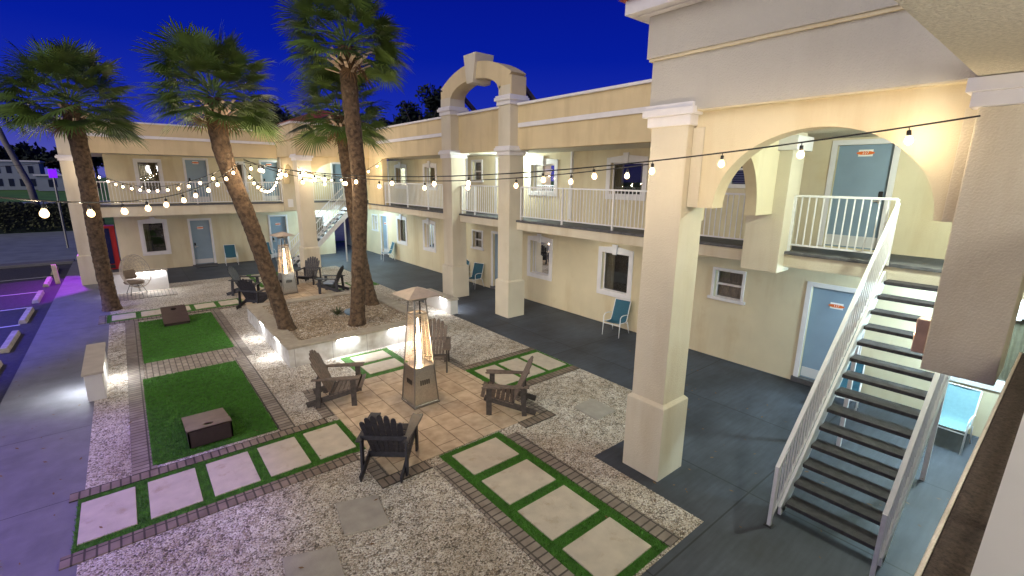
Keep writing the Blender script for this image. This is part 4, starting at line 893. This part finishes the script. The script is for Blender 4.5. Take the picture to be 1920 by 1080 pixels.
def palm(label, pts, rad, nf, R_, L1, seed, boots=16, flat=1.0, low=-.75, name='palm_tree', lm=None, deadn=4):
    random.seed(seed); r = thing(name, label, 'palm tree', tuple(pts[0])); o_ = Vector(pts[0]); P_ = []
    pts = [Vector(p)-o_ for p in pts]
    # smooth centreline
    n = 90; cl = []; rr = []
    for i in range(n+1):
        t = i/n*(len(pts)-1); k = min(int(t), len(pts)-2); f_ = t-k; a0 = pts[max(k-1, 0)]; a1 = pts[k]; a2 = pts[k+1]; a3 = pts[min(k+2, len(pts)-1)]
        c_ = .5*((2*a1)+(a2-a0)*f_+(2*a0-5*a1+4*a2-a3)*f_*f_+(3*a1-a0-3*a2+a3)*f_**3); cl.append(c_)
        rr.append(rad*(1+.35*math.exp(-i*.2)+.13*(i/n)**3)*(1+.045*random.uniform(-1, 1)))
    q = M(); q.tube(cl, rr, 20); tr = q.build('trunk', bark, r, smooth=True)
    top = cl[-1]; ax = (cl[-1]-cl[-3]).normalized()
    q = M()
    for k in range(boots):
        t = 2.4*k; e_ = .25+.5*random.random(); rr_ = rad*1.05; c0 = top-ax*(.62-.42*k/boots)+Vector((cos(t)*rr_, sin(t)*rr_, 0)); d = Vector((cos(t)*cos(e_), sin(t)*cos(e_), sin(e_))); l_ = random.uniform(.26, .46)
        q.plank(c0-d*.05, c0+d*l_, random.uniform(.055, .09), .022, (0, 0, 1))
    if boots: q.build('cut_frond_bases', boot, r)
    c = top+ax*.12; q = M()
    for k in range(nf):
        t = 2.39996*k; s_ = low+(1.0-low)*((k+.5)/nf); s_ = min(.985, s_); e_ = math.asin(max(-.95, min(.98, s_)))*flat
        d = Vector((cos(t)*cos(e_), sin(t)*cos(e_), sin(e_))); b_ = c+Vector((cos(t)*rad*.5, sin(t)*rad*.5, -.15+.3*s_))
        frond(q, None, b_, d, L1*random.uniform(.8, 1.15), R_*random.uniform(.85, 1.1))
    q.build('crown', lm or leafm, r)
    if deadn:
        q = M()
        for k in range(deadn):
            t = random.uniform(0, 6.28); frond(q, None, top+Vector((cos(t)*rad*.9, sin(t)*rad*.9, -.25)), Vector((cos(t)*.6, sin(t)*.6, -.75)), L1*.45, R_*.55, 16)
        q.build('dry_fronds', deadm, r)
    return r
palm('thick straight palm standing at the edge of the walkway at left', [(-.78, 20.5, 0), (-.83, 20.4, 2.0), (-.80, 20.35, 4.3), (-.85, 20.3, 6.55)], .215, 66, .95, 1.08, 21, boots=8, low=-.38)
palm('palm leaning left out of the planter, string lights tied round its trunk', [(2.98, 13.15, .40), (2.80, 13.3, 1.4), (2.45, 13.4, 3.2), (2.02, 13.4, 5.0), (1.96, 13.4, 6.25)], .19, 64, .76, .84, 8, boots=24, low=-.34)
palm('tallest palm, upright in the planter, its crown cut by the top edge', [(4.62, 12.45, .44), (4.80, 12.5, 2.2), (4.93, 12.45, 4.2), (4.82, 12.4, 6.3), (4.78, 12.35, 7.62)], .19, 64, .80, .92, 13, boots=28, low=-.28)
palm('shorter palm directly behind the tallest palm in the planter', [(5.82, 14.25, .44), (5.55, 14.3, 2.2), (5.35, 14.2, 4.2), (5.20, 14.2, 6.2)], .19, 44, .80, .80, 31, boots=16, low=-.45)
# ============================================================ BACKGROUND
def cloud_tree(name, label, cat, loc, h, R_, n, seed, m, group=None, leaf=.35, tr=.25, flat=.75):
    random.seed(seed); r = thing(name, label, cat, loc, 0, group); q = M(); q.tube([(0, 0, 0), (.1, 0, h*.4), (0, .1, h*.75)], [tr, tr*.8, tr*.4], 8)
    for k in range(7):
        t = random.uniform(0, 6.28); q.tube([(0, 0, h*random.uniform(.35, .6)), (cos(t)*R_*.6, sin(t)*R_*.6, h*random.uniform(.65, .9))], [tr*.4, tr*.1], 5)
    q.build('trunk', woodm, r); q = M(); cl = []
    for k in range(14): t = random.uniform(0, 6.28); u = random.uniform(.2, 1); cl.append((Vector((cos(t)*R_*u*.75, sin(t)*R_*u*.75, h*(.62+.34*random.random()*(1.1-u*.5)))), R_*random.uniform(.22, .42)))
    for _ in range(n):
        c_, rr = random.choice(cl); v = Vector((random.gauss(0, 1), random.gauss(0, 1), random.gauss(0, 1))).normalized()*rr*random.uniform(.45, 1.1); v.z *= flat; p = c_+v
        a_ = Vector((random.gauss(0, 1), random.gauss(0, 1), random.gauss(0, 1))).normalized()*leaf; b_ = a_.orthogonal().normalized()*leaf*.55; q.quad(p-a_, p+b_, p+a_, p-b_)
    q.build('crown', m, r); return r
cloud_tree('oak_tree', 'dark oak rising behind the roof left of the roof arch', 'tree', (24.6, 45, 0), 14.2, 3.4, 3200, 3, leafd, 'dark trees beyond the roofs', .26)
cloud_tree('oak_tree', 'low dark tree peeping over the far stair bay roof', 'tree', (11.2, 46, 0), 11.4, 4.0, 2600, 4, leafd, 'dark trees beyond the roofs', .28)
cloud_tree('oak_tree', 'dark treetop just behind the second palm crown', 'tree', (16.5, 48, 0), 10.8, 4.2, 2400, 5, leafd, 'dark trees beyond the roofs', .28)
cloud_tree('oak_tree', 'small dark treetop between the palms and the roof arch', 'tree', (22.0, 47, 0), 10.5, 2.6, 1500, 6, leafd, 'dark trees beyond the roofs', .25)
for k in range(9): cloud_tree('oak_tree', 'dark tree in the row behind the white building, place %d from the left' % (k+1), 'tree', (-46+8.2*k+random.uniform(-1, 1), 210+random.uniform(-6, 8), 0), 12.5+random.uniform(-2, 5), 7, 900, 40+k, leafd, 'dark trees behind the white building', .9, .4)['label'] = ['leftmost', 'second', 'third', 'fourth', 'middle', 'fourth from the right', 'third from the right', 'second from the right', 'rightmost'][k]+' dark tree in the row behind the distant white building'
# hedge
random.seed(9); r = thing('hedge', 'dark clipped hedge across the street at the left edge', 'hedge', (0, 0, 0)); q = M()
for _ in range(26000):
    x = random.uniform(-22, -1.5); y = random.uniform(53.2, 54.8); hh = 2.15+.35*noise.noise(Vector((x*.5, 0, 0)))+.25*noise.noise(Vector((x*2, 1, 0))); z = random.uniform(0, 1)**.7*hh
    if x > -14.2 or True:
        p = Vector((x, y, z)); a_ = Vector((random.gauss(0, 1), random.gauss(0, 1), random.gauss(0, 1))).normalized()*.11; b_ = a_.orthogonal().normalized()*.07; q.quad(p-a_, p+b_, p+a_, p-b_)
q.build('foliage', hedgem, r); q = M(); q.box(-22, -1.5, 53.5, 54.5, -.1, 1.8); q.build('branches', leafd, r)
# distant white building
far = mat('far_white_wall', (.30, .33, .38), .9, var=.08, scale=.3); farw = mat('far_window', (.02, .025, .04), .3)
r = thing('motel_building', 'distant two-storey white building with rows of dark windows across the lawn', 'building', (-28, 190, 0))
q = M(); q.box(-14, 11, 0, 12, 0, 7.6); q.build('wall', far, r); q = M(); q.box(-14.4, 11.4, -.4, 12.4, 7.6, 8.0); q.build('roof', trim, r)
for k in range(11):
    for z in (1.0, 4.5): q = M(); q.box(-12.8+2.15*k, -11.8+2.15*k, -.06, -.01, z, z+2.0); w = q.build('window', farw, r)
r = thing('small_building', 'low white building with a pale roof beside the distant white one', 'building', (-13.6, 176, 0))
q = M(); q.box(-3.2, 4.8, 0, 8, 0, 3.9); q.build('wall', far, r); q = M(); q.box(-3.6, 5.2, -.5, 8.5, 3.9, 4.3); q.build('roof', trim, r); q = M(); q.box(-1, .6, -.05, -.01, 1, 3); q.build('window', farw, r)
# coconut palm beyond the hedge (feather fronds)
random.seed(2); r = thing('coconut_palm', 'slim blue-lit feather palm beyond the hedge at the left edge', 'palm tree', (-5.9, 57, 0))
q = M(); cl = [(0.3, 0, 0), (0, 0, 3.5), (-.9, 0, 7), (-1.5, 0, 10.2)]; q.tube(cl, [.3, .24, .20, .17], 12); q.build('trunk', mat('grey_bark', (.22, .20, .19), .9, var=.2), r, smooth=True)
q = M()
for k in range(20):
    t = 2.4*k; e_ = random.uniform(-.25, 1.1); p = Vector(cl[-1]); d = Vector((cos(t)*cos(e_), sin(t)*cos(e_), sin(e_))); pts = [p.copy()]
    for j in range(9): p = p+d*.42; d = (d+Vector((0, 0, -.17))).normalized(); pts.append(p.copy())
    q.tube(pts, .03, 4, False)
    for j in range(1, 10):
        dd = (pts[j]-pts[j-1]).normalized(); s_ = dd.cross(Vector((0, 0, 1))).normalized()
        for m_ in range(4):
            b_ = pts[j-1].lerp(pts[j], m_/4)
            for sg in (-1, 1): e2 = b_+(s_*sg*.8+dd*.3+Vector((0, 0, -.65)))*.75*(1-.05*j); w = dd*.06; q.quad(b_-w, b_+w, e2)
q.build('crown', leafd, r)
# purple sign and glow at the far left
r = thing('wall_sign', 'small square sign glowing purple beyond the left column', 'sign', (-3.05, 40, 0)); q = M(); q.tube([(0, 0, 0), (0, 0, 4.3)], .06); q.build('pole', steel_d, r); q = M(); q.box(-.19, .19, -.06, .06, 4.25, 4.75); q.build('panel', purp_e, r, bevel=.02)
lamp('purple_light', 'SPOT', (-2.1, 27.4, 2.7), 420, (.45, .03, 1), .15, Vector((-.35, -.25, -1)).to_track_quat('-Z', 'Y').to_euler()).data.spot_size = radians(85)
lamp('purple_light', 'SPOT', (-4.2, 7.5, 6.5), 760, (.26, .10, 1), .4, Vector((.05, 0, -1)).to_track_quat('-Z', 'Y').to_euler()).data.spot_size = radians(78)
lamp('blue_light', 'SPOT', (-7.2, 20, 4.6), 1500, (.06, .04, 1), .4, (0, 0, 0)).data.spot_size = radians(118)
# ============================================================ STRING LIGHTS
socketm = mat('socket', (.02, .02, .02), .6)
bq = M(); bq.lathe((0, 0, 0), [(.001, 0), (.016, -.002), (.021, -.018), (.031, -.035), (.034, -.052), (.030, -.072), (.014, -.086), (.001, -.089)], 12); bq.k = 1; bq.lathe((0, 0, 0), [(.001, -.026), (.013, -.034), (.018, -.048), (.013, -.062), (.001, -.068)], 10)
sq = M(); sq.tube([(0, 0, .0), (0, 0, -.035)], .004, 5); sq.lathe((0, 0, -.03), [(.001, .004), (.017, 0), (.019, -.045), (.001, -.047)], 8)
bmesh_o = bq.build('bulb', [bulbg, bulbm], smooth=True); smesh_o = sq.build('socket', socketm, smooth=True); bme, sme = bmesh_o.data, smesh_o.data
bpy.data.objects.remove(bmesh_o); bpy.data.objects.remove(smesh_o)
def cat_pts(a_, b_, sag, n):
    a_ = Vector(a_); b_ = Vector(b_); return [a_.lerp(b_, t/n)-Vector((0, 0, sag*4*(t/n)*(1-t/n))) for t in range(n+1)]
def string(label, a_, b_, sag, bulbs, sc=1.12, hook=None):
    r = thing('string_light', label, 'string light', a_, 0, 'string lights over the courtyard'); o_ = Vector(a_)
    P_ = cat_pts(a_, b_, sag, 60); q = M(); q.tube([p-o_ for p in P_], .0085, 5); q.build('cable', cablem, r)
    for t in bulbs:
        f_ = t*60; k = min(int(f_), 59); p = P_[k].lerp(P_[k+1], f_-k)-o_
        s_ = bpy.data.objects.new('socket', sme); C.objects.link(s_); s_.parent = r; s_.location = p-Vector((0, 0, .0)); s_.scale = (sc,)*3; s_.rotation_euler = (random.uniform(-.12, .12), random.uniform(-.12, .12), 0)
        b_o = bpy.data.objects.new('bulb', bme); C.objects.link(b_o); b_o.parent = s_; b_o.location = (0, 0, -.065)
    return r
# ---- strings
A0 = (5.72, .74, 5.06); TP = (2.42, 13.35, 4.82)
string('string light from the right pillar across the near column to the leaning palm', A0, TP, .42, [.035, .098, .155, .215, .275, .335, .44, .50, .58, .66, .74, .81, .87, .93, .975], 1.05)
string('string light from the near column face to the leaning palm', (5.90, 4.13, 4.72), (2.44, 13.4, 4.86), .35, [.03, .12, .22, .32, .42, .54, .64, .74, .84, .93])
string('string light from the leaning palm to the left, ending out of the photo close by', (2.30, 13.35, 4.80), (-1.76, 3.4, 4.72), .60, [.05, .115, .18, .245, .31, .375, .44, .505, .57, .64, .71], 1.05)
string('string light from the leaning palm to the capital of the left column', (2.25, 13.5, 4.80), (-1.15, 25.9, 4.95), .75, [.04, .10, .16, .22, .28, .34, .40, .46, .52, .58, .64, .70, .76, .83, .90, .96])
string('short deeply sagging string light from the leaning palm to the far stair bay', (2.45, 13.5, 4.75), (6.25, 25.9, 5.0), .80, [.06, .13, .20, .27, .34, .41, .48, .55, .62, .69, .76, .83, .90, .97])
string('string light from the far stair bay to the wing beyond the palms', (6.3, 23.0, 4.9), (9.66, 21.4, 5.3), .62, [.05, .16, .27, .38, .49, .60, .71, .82, .93])
string('string light from the leaning palm to the tallest palm', (2.44, 13.45, 4.9), (4.85, 12.5, 4.5), .22, [.12, .3, .5, .7, .88])
string('bare cable with one bulb from the left column towards the street', (-1.7, 26, 5.0), (-8.0, 24, 5.3), .45, [.9])
index_kids()
# ---- armchairs round the heaters
def place(src, x, y, z, face, label, group, first=False):
    o = src if first else copy_tree(src)
    o.location = (x, y, z); o.scale = (1.06,)*3; o.rotation_euler = (0, 0, rot_to((x, y), face)); o['label'] = label; o['group'] = group; return o
hc = (4.19, 8.03); G1 = 'armchairs round the near heater'; G2 = 'armchairs round the far heater'; z = .022
def P1(src, x, y, face, label, first=False): return place(src, x, y, z, face, label, G1, first)
P1(ch_d, 2.93, 9.12, (3.95, 8.55), 'weathered slatted armchair in front of the planter wall, left of the near heater', True)
P1(ch_d, 5.30, 9.42, (4.5, 8.3), 'weathered slatted armchair right behind the near heater')
P1(ch_d, 5.42, 6.72, (4.5, 7.55), 'weathered slatted armchair seen from the side, right of the near heater')
P1(ch2, 2.80, 6.44, (3.75, 7.55), 'dark armchair seen from behind, nearest to the viewer', True)
for x, y, f_, l_ in ((3.25, 20.3, (4.5, 19.6), 'dark navy armchair at the far patio, left edge, partly behind another'), (3.15, 18.05, (4.2, 19.0), 'dark navy armchair behind the leaning palm trunk'), (5.75, 20.75, (4.6, 19.5), 'dark navy armchair at the foot of the far stair bay column'), (5.95, 18.55, (5.0, 19.3), 'low dark navy armchair with a pale cushion behind the planter coping')):
    place(ch2, x, y, z, f_, l_, G2)
q = M(); q.box(-.22, .22, -.16, .24, .36, .44); o = q.build('cushion', mat('pale_blue_cushion', (.35, .42, .52), .9, var=.1), bevel=.03); o.location = (5.95, 18.55, z); o.rotation_euler = (0, 0, rot_to((5.95, 18.55), (5.0, 19.3))); tag(o, 'pale blue cushion lying on the low armchair behind the planter', 'cushion')
h2 = copy_tree(h1); h2.location = (4.55, 19.45, .022); h2.rotation_euler.z = radians(8); h2['label'] = 'distant steel pyramid patio heater on the far patio beyond the leaning palm'; h1['group'] = h2['group'] = 'pyramid patio heaters'
for o in list(h2.children_recursive):
    if o.type == 'LIGHT': o.data = o.data.copy(); o.data.energy = 25
GS = 'sling chairs along the motel walls'
def SC(x, y, a_, label, first=False, src=None):
    o = (src or sc0) if first else copy_tree(src or sc0); o.location = (x, y, 0.001); o.rotation_euler = (0, 0, radians(a_)); o['label'] = label; o['group'] = GS
SC(10.88, 8.35, 100, 'teal sling chair below the nearest lower window', True)
SC(11.02, 15.95, 108, 'teal sling chair between the two roof arch columns, the nearer one')
SC(11.12, 17.15, 100, 'teal sling chair half hidden behind the left roof arch column')
SC(11.0, 24.35, 80, 'teal sling chair by the door in the far corner, right of the palms')
SC(3.95, 27.75, 176, 'teal sling chair right of the far left blue door')
SC(5.70, 27.75, 190, 'teal sling chair partly behind the leaning palm trunk')
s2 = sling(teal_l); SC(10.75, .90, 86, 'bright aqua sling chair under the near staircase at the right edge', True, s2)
SC(10.7, 2.5, 100, 'dark sling chair glimpsed through the treads of the near staircase')
# door mats
for x, l_ in ((2.85, 'left'), (6.5, 'right')): q = M(); q.box(x-.45, x+.45, 27.6, 28.15, .002, .02); tag(q.build('door_mat', blackp, bevel=.006), 'black door mat at the %s blue door of the back wing' % l_, 'door mat')
